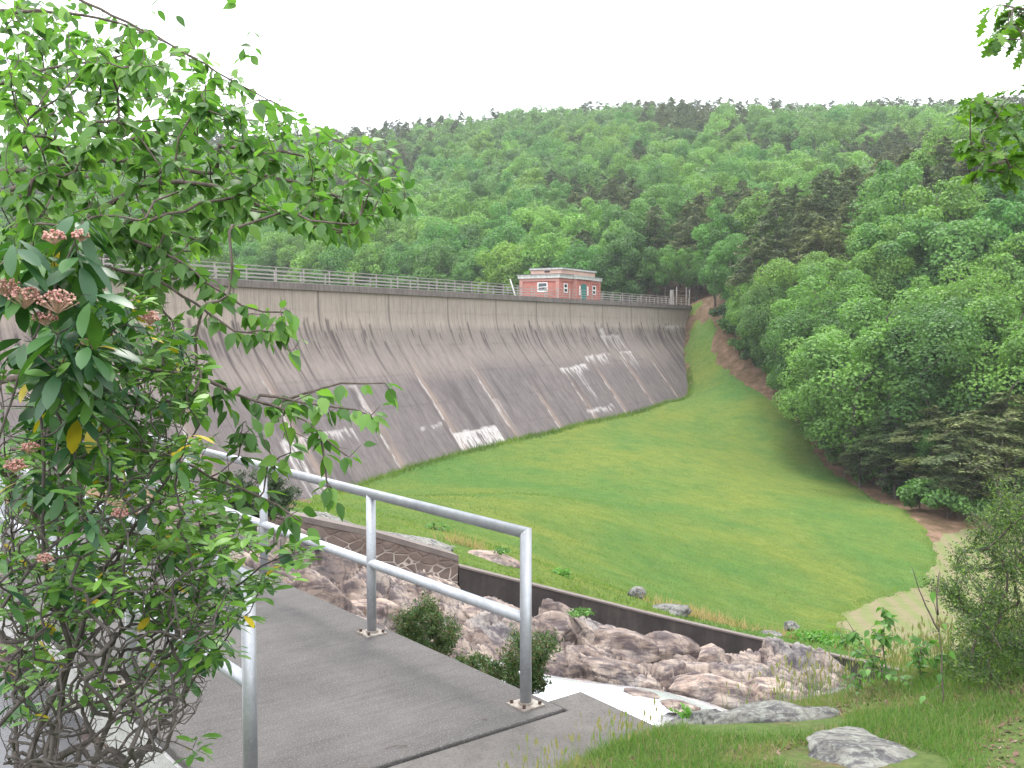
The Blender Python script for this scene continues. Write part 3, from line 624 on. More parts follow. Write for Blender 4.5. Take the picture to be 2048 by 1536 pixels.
M_WAT = mw.fin((.9, .9, .93), .04, .7, 1.0)  # near-white metallic base colour puts extra white sky reflection into the water
us2 = np.linspace(-1.4, .6, 160); ds2 = np.geomspace(6.5, 20, 120); U2, D2 = np.meshgrid(us2, ds2, indexing='ij'); X2 = U2*D2; Z2 = tps_eval(Wc, wW, X2, D2); s2 = poly_sd(X2, D2, CH)
ax = np.array([(-8,9),(-4,9),(-1,12.3),(.5,12.4),(2,12.6),(5,12),(9,13.5),(13,16)]); dax = -poly_sd(X2, D2, np.concatenate([ax, ax[::-1]+[0, -.01]])); Z2 = Z2-.8*sstep(1.3, 2.3, np.abs(dax))
Fc = rect_faces(160, 120); keep = (s2.ravel()[Fc] > -.1).all(1) & ((18.2+.45*X2-D2).ravel()[Fc] > 0).all(1); Fc = Fc[keep]; used = np.unique(Fc); re = np.full(X2.size, -1); re[used] = np.arange(len(used))
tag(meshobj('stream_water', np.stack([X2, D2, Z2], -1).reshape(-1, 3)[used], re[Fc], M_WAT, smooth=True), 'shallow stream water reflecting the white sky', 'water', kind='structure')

# ------------------------------------------------------------------ boulders and slabs
import bmesh
from mathutils import noise as mn, Vector
def boulder(name, c, size, rz, seed, mat, label, cat='rock', sub=4, rough=.10, tilt=0, group=None, facets=14):
    bm = bmesh.new(); bmesh.ops.create_icosphere(bm, subdivisions=sub, radius=1)
    V = np.array([v.co[:] for v in bm.verts]); Fc = [[v.index for v in f.verts] for f in bm.faces]; bm.free()
    r_ = np.random.default_rng(seed); nr = r_.normal(size=(facets, 3)); nr /= np.linalg.norm(nr, axis=1)[:, None]; dd = r_.uniform(.62, .95, facets)
    q = V@nr.T; rr = np.where(q > .05, dd/np.maximum(q, .05), 9).min(1); rr = np.minimum(rr, 1.05)
    nz = np.array([mn.fractal(Vector((V[i]*1.7+seed).tolist()), 1.0, 2.1, 5) for i in range(len(V))])
    V = V*(rr*(1+rough*nz))[:, None]*np.array(size); ca, sa = math.cos(rz), math.sin(rz); ct, st_ = math.cos(tilt), math.sin(tilt)
    V = V@np.array([[ct, 0, -st_], [0, 1, 0], [st_, 0, ct]]); V = V@np.array([[ca, sa, 0], [-sa, ca, 0], [0, 0, 1]])
    o = meshobj(name, V, np.array(Fc), mat, smooth=False); o.location = tuple(map(float, c)); return tag(o, label, cat, group)
M_GREY = m_rock('grey_rock', [(.07, .066, .06), (.125, .12, .11), (.17, .168, .155), (.20, .195, .18)], False, 2.2, .6)
M_TANR = m_rock('tan_rock', [(.14, .10, .09), (.25, .185, .155), (.34, .275, .235), (.27, .24, .225)], False, 1.6, .3)
wa = math.atan2(.45, 1)
def brk(px, py, D, size, rz, seed, mat, label, sink=.3, **k): c = P(px, py, D); c[2] -= size[2]*sink; return boulder('rock', c, size, rz, seed, mat, label, **k)
brk(745, 1058, 19.4, (2.2, .9, .5), wa, 3, M_GREY, 'long pale lichen-covered rock lying behind the tall end of the spillway wall', .7, sub=5, tilt=R(15))
brk(872, 1092, 20.0, (.95, .6, .3), wa, 9, M_GREY, 'low pale rock ending behind the step of the stone wall', .8, tilt=R(14), sub=5)
brk(650, 1030, 18.9, (.9, .8, .42), wa, 8, M_GREY, 'grey rock with a dark crack above the left end of the spillway wall', .8, tilt=R(14))
brk(975, 1117, 20.4, (.72, .5, .27), wa, 5, M_TANR, 'rounded pinkish rock behind the step in the spillway wall', .5, tilt=R(12), sub=5)
brk(1275, 1187, 23.5, (.24, .2, .2), .4, 12, M_GREY, 'small pale boulder standing alone at the lawn edge beyond the wall', .2)
brk(1330, 1218, 21.9, (.7, .35, .16), wa, 15, M_GREY, 'flat grey rock hugging the back of the spillway wall', .4)
brk(1535, 1272, 23.4, (.55, .35, .17), wa, 18, M_GREY, 'low grey rock beyond the dark wall near tan grass', .3)
brk(1582, 1250, 26, (.22, .2, .14), 0, 22, M_GREY, 'small grey stone sitting in the lower lawn')
brk(1745, 1305, 24.5, (.62, .4, .2), wa, 25, M_TANR, 'pinkish rock behind the wall beside the straw meadow', .3)
brk(470, 1120, 15.0, (1.0, .7, .75), .5, 31, M_GREY, 'dark rock with white lichen under the far end of the bridge', .2, sub=5)
for px, py, D, s, lab, sd_ in [(1410,1315,18.2,(.62,.45,.42),'rounded tan boulder leaning against the dark wall',41),(1330,1290,17.6,(.75,.4,.4),'grey slanting boulder below the middle of the dark wall',42),(1545,1385,15.2,(.6,.4,.42),'pale boulder beside the seed grass at the foot of the bank',43),
                               (1240,1280,17.2,(.7,.45,.36),'large grey slab in the spillway below the wall joint',44),(1440,1375,14.6,(.8,.45,.28),'flat pinkish slab at the right end of the stream',45),(1110,1245,16.6,(.55,.4,.3),'grey boulder under the wall beside the railing end post',46),
                               (960,1215,15.8,(.55,.35,.26),'angular rock below the step of the spillway wall',47),(1180,1368,13.9,(.45,.22,.1),'flat tan ledge breaking the water near the railing end post',50),(1290,1388,13.6,(.4,.2,.09),'flat tan ledge in the middle of the stream pool',52),(1360,1408,13.0,(.3,.17,.08),'small flat rock at the right end of the stream pool',53),(1225,1330,14.4,(.5,.3,.13),'flat tan rock at the stream edge',48),(745,1215,12.3,(.5,.4,.3),'reddish boulder seen past the middle railing post',49)]:
    brk(px, py, D, s, wa+random.uniform(-.3, .3), sd_, M_TANR if sd_ % 2 else M_BED, lab, .45, tilt=R(12), sub=5)
M_SLAB = m_rock('lichened_slab', [(.075, .072, .066), (.12, .118, .108), (.155, .153, .14), (.135, .135, .122)], False, 3.2, .5)
SLABS = [(P(1535,1475,5.55), .50, .42), (P(1395,1465,5.9), .24, .3), (P(1725,1535,4.6), .42, .42)]
brk(1535, 1462, 5.75, (.50, .24, .17), .12, 51, M_SLAB, 'grey lichened rock slab in the near grass, upper of two', .0, sub=5, rough=.13, facets=22)
brk(1395, 1455, 6.1, (.24, .15, .13), .1, 54, M_SLAB, 'small flat rock beside the stream end of the abutment', .0, rough=.13)
brk(1730, 1522, 4.7, (.36, .36, .11), -.7, 52, M_SLAB, 'grey lichened rock slab in the near grass, lower of two', .0, sub=5, rough=.13, facets=22)
brk(1690, 1405, 7.6, (.22, .2, .16), .3, 56, M_GREY, 'small grey stone half hidden in the bank grass', .2)
# ------------------------------------------------------------------ plants: growing skeletons, leaves, crowns
def nrm(a): return a/(np.linalg.norm(a, axis=-1, keepdims=True)+1e-9)
def stations(ws, ys, fold=.12, droop=.18, tip=0.):
    m = len(ys); V = [(0, y, -droop*y*y) for y in ys]; L = []; Rr = []
    for y, w in zip(ys[1:-1], ws[1:-1]): L.append((-w, y, fold*w*2-droop*y*y)); Rr.append((w, y, fold*w*2-droop*y*y))
    V = np.array(V+L+Rr); k = m-2; Fc = []
    for base, flip in ((m, 0), (m+k, 1)):
        e = [0]+[base+i for i in range(k)]+[m-1]
        for i in range(m-1):
            for t in ((i, e[i], e[i+1]), (i, e[i+1], i+1)):
                if len(set(t)) == 3: Fc.append(t[::-1] if flip else t)
    return V, np.array(Fc)
LEAF_OV = stations([0, .20, .29, .23, .09, 0], [0, .16, .38, .62, .85, 1.0])
LEAF_EL = stations([0, .10, .165, .175, .12, 0], [0, .2, .42, .65, .86, 1.0], .08, .30)
LEAF_OAK = stations([0, .07, .22, .09, .30, .10, .24, .07, .12, 0], [0, .15, .3, .38, .55, .63, .78, .85, .93, 1.0], .1, .2)
LEAF_SM = stations([0, .26, .16, 0], [0, .35, .75, 1.0], .1, .2)
CARD = (np.array([(-.42, .05, 0), (.1, -.5, .1), (.45, .1, -.03), (-.05, .52, .08)]), np.array([(0, 1, 2), (0, 2, 3)]))
NEEDLE = (np.array([(0, -.5, 0), (.16, .1, .03), (0, .6, -.05), (-.16, 0, .03)]), np.array([(0, 1, 2), (0, 2, 3)]))
def scatter(tmpl, pos, d, n, size, rnd=None, wid=None, r=rng):
    V0, F0 = tmpl; pos = np.asarray(pos, float); k = len(pos); d = nrm(np.asarray(d, float)); x = nrm(np.cross(d, n)); z = np.cross(x, d)
    size = np.broadcast_to(size, (k,)); wid = size if wid is None else np.broadcast_to(wid, (k,))
    V = pos[:, None]+wid[:, None, None]*V0[None, :, 0:1]*x[:, None]+size[:, None, None]*(V0[None, :, 1:2]*d[:, None]+V0[None, :, 2:3]*z[:, None])
    Fc = (F0[None]+(np.arange(k)*len(V0))[:, None, None]).reshape(-1, F0.shape[1])
    rnd = r.random(k) if rnd is None else rnd
    return V.reshape(-1, 3), Fc, np.repeat(rnd, len(V0))
def join(parts):
    V = []; Fc = []; A = []; n = 0
    for v, f, a in parts: V.append(v); Fc.append(f+n); A.append(a); n += len(v)
    return np.concatenate(V), np.concatenate(Fc), np.concatenate(A)
def grow(mains, tips, seg=.07, wob=.012, r0=.0012, pw=.5, rmin=.001, r=rng, back=0., rscale=None):
    """mains: polylines that seed the skeleton; every tip joins the nearest skeleton point with a curved twig"""
    pos = []; par = []; main_r = {}
    for ml in mains:
        pts = np.asarray(ml['p'], float); out = [pts[0]]
        for a, b in zip(pts[:-1], pts[1:]):
            k = max(1, int(np.linalg.norm(b-a)/seg))
            for i in range(1, k+1): out.append(a+(b-a)*i/k)
        out = np.array(out)
        if len(out) > 4:
            for _ in range(3): out[1:-1] = .25*out[:-2]+.5*out[1:-1]+.25*out[2:]
        out[1:] += r.normal(0, wob*.5, (len(out)-1, 3)); last = -1
        if 'join' in ml and pos:
            A = np.array(pos); last = int(np.argmin(np.linalg.norm(A-out[0], axis=1))); 
        for i, p in enumerate(out):
            pos.append(p); par.append(last); last = len(pos)-1; rr = ml.get('r', (0, 0)); main_r[last] = rr[0]+(rr[1]-rr[0])*i/(len(out)-1)
    base = np.array(pos[0])
    tips = sorted(tips, key=lambda t: np.linalg.norm(t-base)); ends = []
    P_ = np.zeros((len(pos)+len(tips)*60, 3)); P_[:len(pos)] = pos; n = len(pos)
    for t in tips:
        dv = P_[:n]-t; dist = np.linalg.norm(dv, axis=1)+back*np.linalg.norm(P_[:n]-base, axis=1); q = int(np.argmin(dist)); L = np.linalg.norm(P_[q]-t)
        if L < seg*.6: ends.append(q); continue
        pq = par[q] if par[q] >= 0 else q; dr = nrm(P_[q]-P_[pq]) if pq != q else nrm(t-P_[q])
        c = P_[q]+dr*L*.3; k = max(2, min(50, int(L/seg))); last = q
        for i in range(1, k+1):
            s = i/k; p = (1-s)**2*P_[q]+2*s*(1-s)*c+s*s*t + (r.normal(0, wob, 3) if i < k else 0); P_[n] = p; par.append(last); last = n; n += 1
        ends.append(last)
    P_ = P_[:n]; cnt = np.zeros(n)
    for e in ends: cnt[e] += 1
    for i in range(n-1, -1, -1):
        if par[i] >= 0: cnt[par[i]] += cnt[i]
    rad = np.maximum(rmin, r0*np.maximum(cnt, .5)**pw)
    for i, v in main_r.items(): rad[i] = max(rad[i], v)
    return P_, np.array(par), rad, ends
def skel_mesh(P_, par, rad, n=5):
    kids = np.bincount(par[par >= 0], minlength=len(P_)); seen = np.zeros(len(P_), bool); VV = []; FF = []; m = 0
    order = np.argsort(-rad, kind='stable')
    for leaf in [i for i in range(len(P_)) if kids[i] == 0]:
        ch = [leaf]; i = leaf
        while par[i] >= 0:
            seen[i] = True; i = par[i]; ch.append(i)
            if seen[i]: break
        seen[i] = True
        if len(ch) < 2: continue
        pts = P_[ch][::-1]; rr = rad[ch][::-1].copy(); rr[0] = min(rr[0], rr[1]*1.4); rr[-1] *= .6
        V, Fc = tube(pts, rr, n, caps=False); VV.append(V); FF.append(np.array(Fc)+m); m += len(V)
    return np.concatenate(VV), np.concatenate(FF)
def runit(k, r=rng): return nrm(r.normal(size=(k, 3)))

# ---- forest tree prototypes
def crown_deciduous(seed, h=15., R_=4.6, base=.22, nl=52, per=290, size=.30, low=0.):
    r = np.random.default_rng(seed); cz = h*(base+1)/2; hz = h*(1-base)/2; parts = []; lobes = []
    for _ in range(nl):
        d = nrm(r.normal(size=3)); d[2] = d[2]*.95+.05; k = r.uniform(.45, .95)**.7; top = np.clip(d[2], 0, 1)
        lobes.append((np.array([d[0]*R_*k, d[1]*R_*k, cz+d[2]*hz*k*.97+r.normal(0, .3)]), r.uniform(.75, 1.6)*(R_/4.4)))
    for c, q in lobes:
        d = runit(per, r); d[:, 2] += .25; d = nrm(d)
        pos = c+d*q*np.array([1.0, 1.0, .92])*r.uniform(.72, 1.05, per)[:, None]+r.normal(0, .07, (per, 3))
        nn = nrm(d*1.1+.55*r.normal(size=(per, 3))+np.array([0, 0, .25])); dd = np.cross(nn, r.normal(size=(per, 3)))
        parts.append(scatter(CARD, pos, dd, nn, r.uniform(.6, 1.3, per)*size, np.clip(r.normal(.45, .2, per)+.2*(q-1.1), 0, 1), r=r))
    V, Fc, A = join(parts)
    tips = [c for c, q in lobes]; mains = [{'p': [(0, 0, -1.0), (0.1, .05, h*.3), (r.normal(0, .4), r.normal(0, .4), h*.62), (0, 0, h*.85)], 'r': (.24, .05)}]
    S = grow(mains, tips, seg=.9, wob=.12, r0=.03, pw=.5, rmin=.02, r=r, back=.4); return (V, Fc, A), skel_mesh(*S[:3], n=5)
def crown_conifer(seed, h=17., R_=3.2, base=.18, size=.36, per=120, droop=.25, dense=1.):
    r = np.random.default_rng(seed); parts = []; mains = [{'p': [(0, 0, -1), (0, .05, h*.5), (0, 0, h)], 'r': (.2, .02)}]; P0 = []; D0 = []; tips = []
    nb = int(75*dense)
    for i in range(nb):
        f = base+(1-base)*(i+r.random())/nb; L = R_*min(1, 1.9*(1-f)**.62)*min(1, .5+1.6*(f-base))*r.uniform(.55, 1.15)+.3; a = r.uniform(0, 2*math.pi); o = np.array([math.cos(a), math.sin(a), 0])
        k = int(per*(.3+L/R_)); s = r.random(k)**.7; pos = np.array([0, 0, h*f])+o*(s*L)[:, None]; pos[:, 2] += .12*L-droop*(s*L)*s*.6
        side = np.array([-o[1], o[0], 0]); pos += side*(r.normal(0, .22, k)*(.35+s)*L*.55)[:, None]; pos[:, 2] += r.normal(0, .12, k)
        P0.append(pos); D0.append(nrm(o*.8+side*r.normal(0, .7, k)[:, None]+np.array([0, 0, -.12])+.25*r.normal(size=(k, 3)))); tips.append(np.array([0, 0, h*f])+o*L*.85)
    P0 = np.concatenate(P0); D0 = np.concatenate(D0); k = len(P0)
    V, Fc, A = scatter(NEEDLE, P0, D0, nrm(r.normal(size=(k, 3))*.5+np.array([0, 0, 1])), r.uniform(.7, 1.4, k)*size, r.random(k), r.uniform(1.0, 2.0, k)*size, r)
    return (V, Fc, A), skel_mesh(*grow(mains, tips, seg=.8, wob=.05, r0=.02, rmin=.018, r=r)[:3], n=4)
OV = [(0, (.52, .60, .55)), (.18, (.95, 1.0, .95)), (.34, (.72, .98, .82)), (.5, (1.15, 1.08, .8)), (.68, (1.45, 1.42, 1.1)), (.84, (.8, .82, .8)), (1, (1.5, 1.3, .85))]
OVC = [(0, (.75, .85, .8)), (.5, (1.0, 1.0, .95)), (1, (1.3, 1.2, 1.05))]
M_DEC = leaf_mat('deciduous_leaves', [(0.072, 0.150, 0.045), (0.100, 0.205, 0.058), (0.127, 0.243, 0.069), (0.166, 0.288, 0.086)], .36, .6, clump=.30, objvar=OV)
M_CON = leaf_mat('conifer_needles', [(.066, .096, .042), (.093, .13, .056), (.12, .16, .067), (.135, .16, .08)], .25, .7, clump=.35, tint=(1.1, 1.1, .8), objvar=OVC)
M_BARK = bark_mat('forest_bark', (.05, .042, .036), (.13, .11, .095), 3)
protoD = [crown_deciduous(100+i, R_=3.7+.45*(i % 4), base=(.04, .14, .08, .2, .05, .16, .1)[i], nl=50+5*(i % 3)) for i in range(7)]
protoC = [crown_conifer(200+i, h=15.5, R_=3.0+.45*(i % 3)) for i in range(4)]
meD = []; 
def proto_mesh(pr, kind, mat):
    a = meshobj('crown', *pr[0][:2], mat, attrs={'rnd': pr[0][2]}); b = meshobj('trunk', *pr[1], M_BARK); A, B = a.data, b.data
    bpy.data.objects.remove(a); bpy.data.objects.remove(b); return A, B
protoN = [crown_deciduous(140+i, R_=4.3+.3*i, base=.03+.05*i, nl=62, per=620, size=.2) for i in range(3)]
meD = [proto_mesh(p, 'd', M_DEC) for p in protoD+protoN]; meC = [proto_mesh(p, 'c', M_CON) for p in protoC]
def forest_tree(kind, i, loc, sc, rz, name, label, cat, group, wide=1.):
    A, B = (meD if kind == 'd' else meC)[i]
    r_ = bpy.data.objects.new(name, None); C.objects.link(r_); r_.location = tuple(map(float, loc)); r_.scale = (sc*wide, sc*wide, sc); r_.rotation_euler = (0, 0, rz); r_.empty_display_size = .5
    for nm, me in (('crown', A), ('trunk', B)):
        o = bpy.data.objects.new(nm, me); C.objects.link(o); o.parent = r_
    return tag(r_, label, cat, group)
# ---- where the woods stand
r5 = np.random.default_rng(55); cand = []
for k in range(46000):
    u = r5.uniform(-.62, .64); D = 62*(520/62)**(r5.random()**.75); cand.append((u*D, D))
cand = np.array(cand); X, Y = cand.T
Zc = H(X, Y); sdL = poly_sd(X, Y, LAWN); sdM = poly_sd(X, Y, MEAD); rel = cand-O0; tq = rel@DD; wq = rel@NN
ok = (sdL < -2.2) & (sdM < -4) & ~((tq < T1+3) & (wq < 14) & (wq > -6)) & ~((tq < T1+4) & (wq <= -6) & (Zc < 2.6)) & (wq < 400)
ok &= ~((tq < T1+3) & (wq > 0) & (X < 20)) & ~((np.hypot(X-31, Y-156) < 6)) & (X > -300) & (Zc > -13.5)
ok &= ~((X > 20) & (Y < 76))
dL = np.minimum(-sdL, 999); cand = cand[ok]; Zc = Zc[ok]
order = np.argsort(cand[:, 1]); cov = np.zeros((200, 264), bool); kept = []; cellg = {}
yy, xx = np.mgrid[0:200, 0:264]
manual = []   # (px, base py, D, kind, proto, scale, wide)
for m_ in [(1765,938,92,'d',1,1.2,1.3),(1668,905,101,'d',4,.95,1.2),(1640,850,108,'d',2,1.0,1.2),(1900,960,86,'d',2,1.15,1.3),(2030,975,82,'d',4,1.15,1.2),(1960,900,98,'d',6,1.2,1.1),(1850,905,100,'d',0,1.1,1.1),
           (1545,760,122,'d',2,.85,1.0),(1500,700,131,'c',1,.95,1.0),(1470,655,138,'d',2,.8,1.0),(1512,705,130,'d',4,.7,1.1),(1562,762,121,'d',0,.72,1.15),(1618,830,110,'d',4,.7,1.2),(1455,612,145,'d',0,.8,1.1),(1600,720,122,'d',2,1.0,1.1),(1660,780,112,'d',4,1.1,1.2),(1800,700,118,'d',0,1.2,1.2),(1585,800,116,'c',0,.7,1.1),(1430,600,147,'d',0,1.0,.9),(1530,730,128,'c',2,1.0,1),(1740,800,118,'d',1,1.1,1.1),
           (1720,930,90,'c',3,.42,1.5),(1790,965,84,'c',1,.46,1.7),(1860,985,80,'c',0,.5,1.8),(1940,1005,74,'c',2,.5,1.8),(2010,1000,76,'c',1,.6,1.7),(1690,915,95,'c',0,.35,1.6),(1610,830,110,'c',2,.4,1.3),(1905,1010,73,'c',3,.4,1.7),
           (1880,955,81,'d',5,.48,1.1),(1330,598,158,'d',3,.55,1.),(1375,590,158,'d',6,.5,1.),(835,620,136,'d',5,.5,.9),(1300,600,165,'d',4,.6,1.)]:
    px, py, D, kd, i, sc, wdn = m_; p = P(px, py, D); p[2] = float(H(p[0], p[1])) if D < 150 else p[2]; i = 7+i % 3 if (kd == 'd' and D < 140 and px > 1400) else i; manual.append((p, kd, i, sc, wdn))
def ok_space(x, y, s):
    a, b = int(x//7), int(y//7)
    for i in range(a-1, a+2):
        for j in range(b-1, b+2):
            for (q, w, s2) in cellg.get((i, j), ()):
                if math.hypot(q-x, w-y) < (s+s2)*.5: return False
    return True
for p, kd, i, sc, wdn in manual: cellg.setdefault((int(p[0]//7), int(p[1]//7)), []).append((p[0], p[1], 4.5*sc))
items = [(p, kd, i, sc, wdn, True) for p, kd, i, sc, wdn in manual]
cz_ = fbm(cand[:, 0]*.018, cand[:, 1]*.012, 3, 91)
for j in order:
    x, y = cand[j]; con = (cz_[j]+r5.normal(0, .07)) > .63; s = 4.9 if con else (6.4 if y < 330 else 5.6)
    if not ok_space(x, y, s): continue
    cellg.setdefault((int(x//7), int(y//7)), []).append((x, y, s))
    sc = r5.uniform(.78, 1.08)*(1 if con else (1.15 if y < 330 else .95))*(1 if y > 110 else .9)
    items.append((np.array([x, y, Zc[j]-.3]), 'c' if con else 'd', int(r5.integers(0, 4 if con else 7)), sc, r5.uniform(.88, 1.12), False))
items.sort(key=lambda t: t[0][1])
vis = []; hid = 0
for it in items:
    p, kd, i, sc, wdn, man = it; h = (17 if kd == 'c' else 15)*sc; rr = (3. if kd == 'c' else 4.7)*sc*wdn
    c = proj(p+np.array([0, 0, h*.6]))[0]; rx = rr/c[2]*F/8; ry = h*.44/c[2]*F/8; gx_, gy_ = (c[0]+32)/8, c[1]/8
    if gx_ < -rx or gx_ > 264+rx: continue
    e = ((xx-gx_)/max(rx, .6))**2+((yy-gy_)/max(ry, .6))**2 < 1; tot = e.sum()
    free = (e & ~cov).sum()
    if tot and (man or free > .05*tot): vis.append((it, free)); cov |= (e & (((xx-gx_)/max(rx*.72, .5))**2+((yy-gy_)/max(ry*.72, .5))**2 < 1))
    else: hid += 1
vis.sort(key=lambda t: -t[1]); nD = nC = 0; restD = []; restC = []
mi = 0
def where(px, py, D):
    if D < 150 and px > 1380: w = 'between the dam end and the big round trees' if px < 1600 else 'behind the big round trees at the bowl' if px < 1850 else 'behind the hemlock at the right edge'; return 'in the woods '+w, 'in the woods '+w
    col = 'behind the overhanging branches at left' if px < 560 else 'above the left half of the dam crest' if px < 830 else 'just left of the brick gatehouse' if px < 1030 else 'straight above the brick gatehouse' if px < 1210 else 'above the far gate end of the dam' if px < 1400 else 'above the right abutment slope' if px < 1620 else 'above the near woods at the right' if px < 1850 else 'at the far right edge of the hillside'
    row = 'on the skyline' if D > 375 else 'high on the hill' if D > 290 else 'midway up the hill' if D > 220 else 'low on the hill'
    return row+' '+col, row+' '+col
def ordl(k): return ['first','second','third','fourth','fifth','sixth','seventh','eighth','ninth','tenth','eleventh','twelfth','thirteenth','fourteenth','fifteenth','sixteenth','seventeenth','eighteenth','nineteenth','twentieth','twenty-first','twenty-second','twenty-third','twenty-fourth','twenty-fifth','twenty-sixth','twenty-seventh'][k]
mpx = {k: sorted([proj(it[0])[0][0] for it, f in vis if it[5] and it[1] == k and proj(it[0])[0][0] > 1390]) for k in 'dc'}
for it, fr in vis:
    p, kd, i, sc, wdn, man = it; q = proj(p)[0]; px = q[0]; w1, w2 = where(px, q[1], p[1]); rz = float(r5.uniform(0, 6.28)); nm = 'leafy tree' if kd == 'd' else 'dark olive conifer'
    lab = nm+' '+w1; g = ('leafy trees ' if kd == 'd' else 'conifers ')+w2
    if man and px > 1390:
        lab = '%s leafy tree from the dam along the edge of the green bowl' % ordl(mpx['d'].index(px)) if kd == 'd' else '%s dark conifer from the dam along the edge of the green bowl' % ordl(mpx['c'].index(px)); g = 'trees along the edge of the bowl'
    elif man: lab, g = {0: 'small bright tree behind the dam railing left of the gatehouse', 1: 'small round tree just behind the gate posts', 2: 'small tree behind the far end of the dam railing', 3: 'small tree right behind the brick gatehouse roof'}[min(3, 0 if px < 1000 else (1 if px > 1350 else 2 if px > 1310 else 3))], None
    if kd == 'd' and nD < 285: nD += 1; forest_tree('d', i, p, sc, rz, 'leafy_tree', lab, 'tree', g, wdn)
    elif kd == 'c' and nC < 190: nC += 1; forest_tree('c', i, p, sc, rz, 'conifer_tree', lab, 'tree', g, wdn)
    else: (restD if kd == 'd' else restC).append((p, i, sc, wdn, rz))
print('forest', nD, nC, len(restD), len(restC), 'hidden', hid)
def thin(pr, keep, grow_, r):
    V, Fc, A = pr[0]; nv = 4; k = len(V)//nv; idx = np.sort(r.choice(k, int(k*keep), replace=False)); Vq = V.reshape(k, nv, 3)[idx]; c = Vq.mean(1, keepdims=True); Vq = c+(Vq-c)*grow_
    F0 = np.array([(0, 1, 2), (0, 2, 3)]); return Vq.reshape(-1, 3), (F0[None]+(np.arange(len(idx))*nv)[:, None, None]).reshape(-1, 3), A.reshape(k, nv)[idx].ravel()
def merged(rest, protos, keep, grow_, mat, name, label):
    if not rest: return
    th = [thin(p, keep, grow_, rng) for p in protos]; parts = []
    for p, i, sc, wdn, rz in rest:
        V, Fc, A = th[i]; c, s = math.cos(rz), math.sin(rz); V = V*np.array([sc*wdn, sc*wdn, sc]); V = V@np.array([[c, s, 0], [-s, c, 0], [0, 0, 1]])+p; parts.append((V, Fc, A*.8+.2*((p[0]*7.3) % 1)))
    V, Fc, A = join(parts); tag(meshobj(name, V, Fc, mat, attrs={'rnd': A}), label, 'forest', kind='stuff')
M_DEC2 = leaf_mat('far_leaves', [(0.072, 0.144, 0.046), (0.100, 0.193, 0.059), (0.127, 0.227, 0.070), (0.155, 0.261, 0.086)], .36, .6, clump=.07)
merged(restD, protoD, .16, 2.0, M_DEC2, 'far_woods', 'far leafy wood filling the gaps between the hillside trees')
merged(restC, protoC, .25, 1.7, leaf_mat('far_needles', [(.065, .09, .045), (.095, .125, .06), (.12, .145, .07)], .25, .7, clump=.07), 'far_conifers', 'far dark conifers filling the gaps between the hillside trees')
# bare pale dead trunks on the hillside
for px, py, D, h, wh_ in [(858,322,330,5,'high at the upper left of the hill'),(1302,452,215,7,'above the gate end of the dam'),(1274,372,260,5,'midway up the hill above the gatehouse'),(1030,400,250,4,'left of the gatehouse and high above it')]:
    b = P(px, py, D); tag(MB().tube([b-np.array([0, 0, 3]), b+np.array([.2, 0, h*.5]), b+np.array([0, .1, h])], [.18, .13, .05], 6).obj('dead_trunk', bark_mat('dead_wood', (.2, .18, .165), (.3, .28, .26), 3)), 'pale dead trunk standing bare '+wh_, 'tree', 'dead trunks on the hillside')
# extra shrubs at the lawn edge
M_SHR = leaf_mat('shrub_leaves', [(.06, .13, .035), (.09, .19, .05), (.12, .24, .06)], .32, .6, clump=.8); M_SHRD = leaf_mat('dark_shrub', [(.03, .065, .025), (.05, .10, .035), (.07, .135, .045)], .25, .6, clump=.8)
def shrub(name, c, rad, h, n, size, mat, label, seed, tm=CARD, cat='bush', group=None, stems=True, lobes=9):
    r = np.random.default_rng(seed); parts = []; tips = []
    for _ in range(lobes):
        o = np.array([r.normal(0, rad*.42), r.normal(0, rad*.42), h*r.uniform(.35, .85)]); k = n//lobes; d = runit(k, r); pos = o+d*np.array([rad*.45, rad*.45, h*.28])*r.uniform(.3, 1, k)[:, None]; pos[:, 2] = np.maximum(pos[:, 2], .02)
        nn = nrm(d+.8*r.normal(size=(k, 3))+np.array([0, 0, .6])); parts.append(scatter(tm, pos, np.cross(nn, r.normal(size=(k, 3))), nn, r.uniform(.7, 1.3, k)*size, r=r)); tips.append(o)
    e = empty(name, c, label, cat, group); V, Fc, A = join(parts); meshobj('foliage', V, Fc, mat, e, attrs={'rnd': A})
    if stems:
        V, Fc = skel_mesh(*grow([{'p': [(0, 0, -.1), (0, 0, h*.3)], 'r': (.03*h, .02*h)}], tips, seg=.15*h, wob=.02*h, r0=.008*h, rmin=.004*h, r=r)[:3]); meshobj('stem', V, Fc, M_BARK, e)
    return e
for k, (px, py) in enumerate([(1455,645),(1470,680),(1492,712),(1522,738),(1556,766),(1588,795),(1612,830),(1634,862),(1650,892),(1676,925),(1712,950),(1748,972),(1790,995),(1840,1020),(1895,1040),
                              (1500,660),(1545,705),(1600,765),(1650,825),(1690,885),(1760,945),(1850,985),(1940,1015),(2015,1030)]):
    q = ground_hit(px, py, lo=60); bs = random.uniform(1.6, 2.6)*(1.25 if k > 14 else 1)
    shrub('bush', (q[0], q[1], float(H(q[0], q[1]))), bs, bs*1.3, 2600, .27, M_SHR if (k % 3) else M_SHRD, (ordl(k)+' low bush from the dam end along the wood edge') if k < 15 else (ordl(k-15)+' bush from the dam end in the row behind the wood edge'), 300+k, group='bushes along the wood edge')
for px, py, D, wh_ in [(1000,588,118,'left of the gatehouse'),(850,560,108,'well left of the gatehouse')]:
    p = P(px, py, D); shrub('bush', dam_pt(float((p[:2]-O0)@DD), 1.0, -9), 2.2, 2.6, 1500, .34, M_SHR, 'bush behind the dam railing '+wh_, 340+int(px)%7)
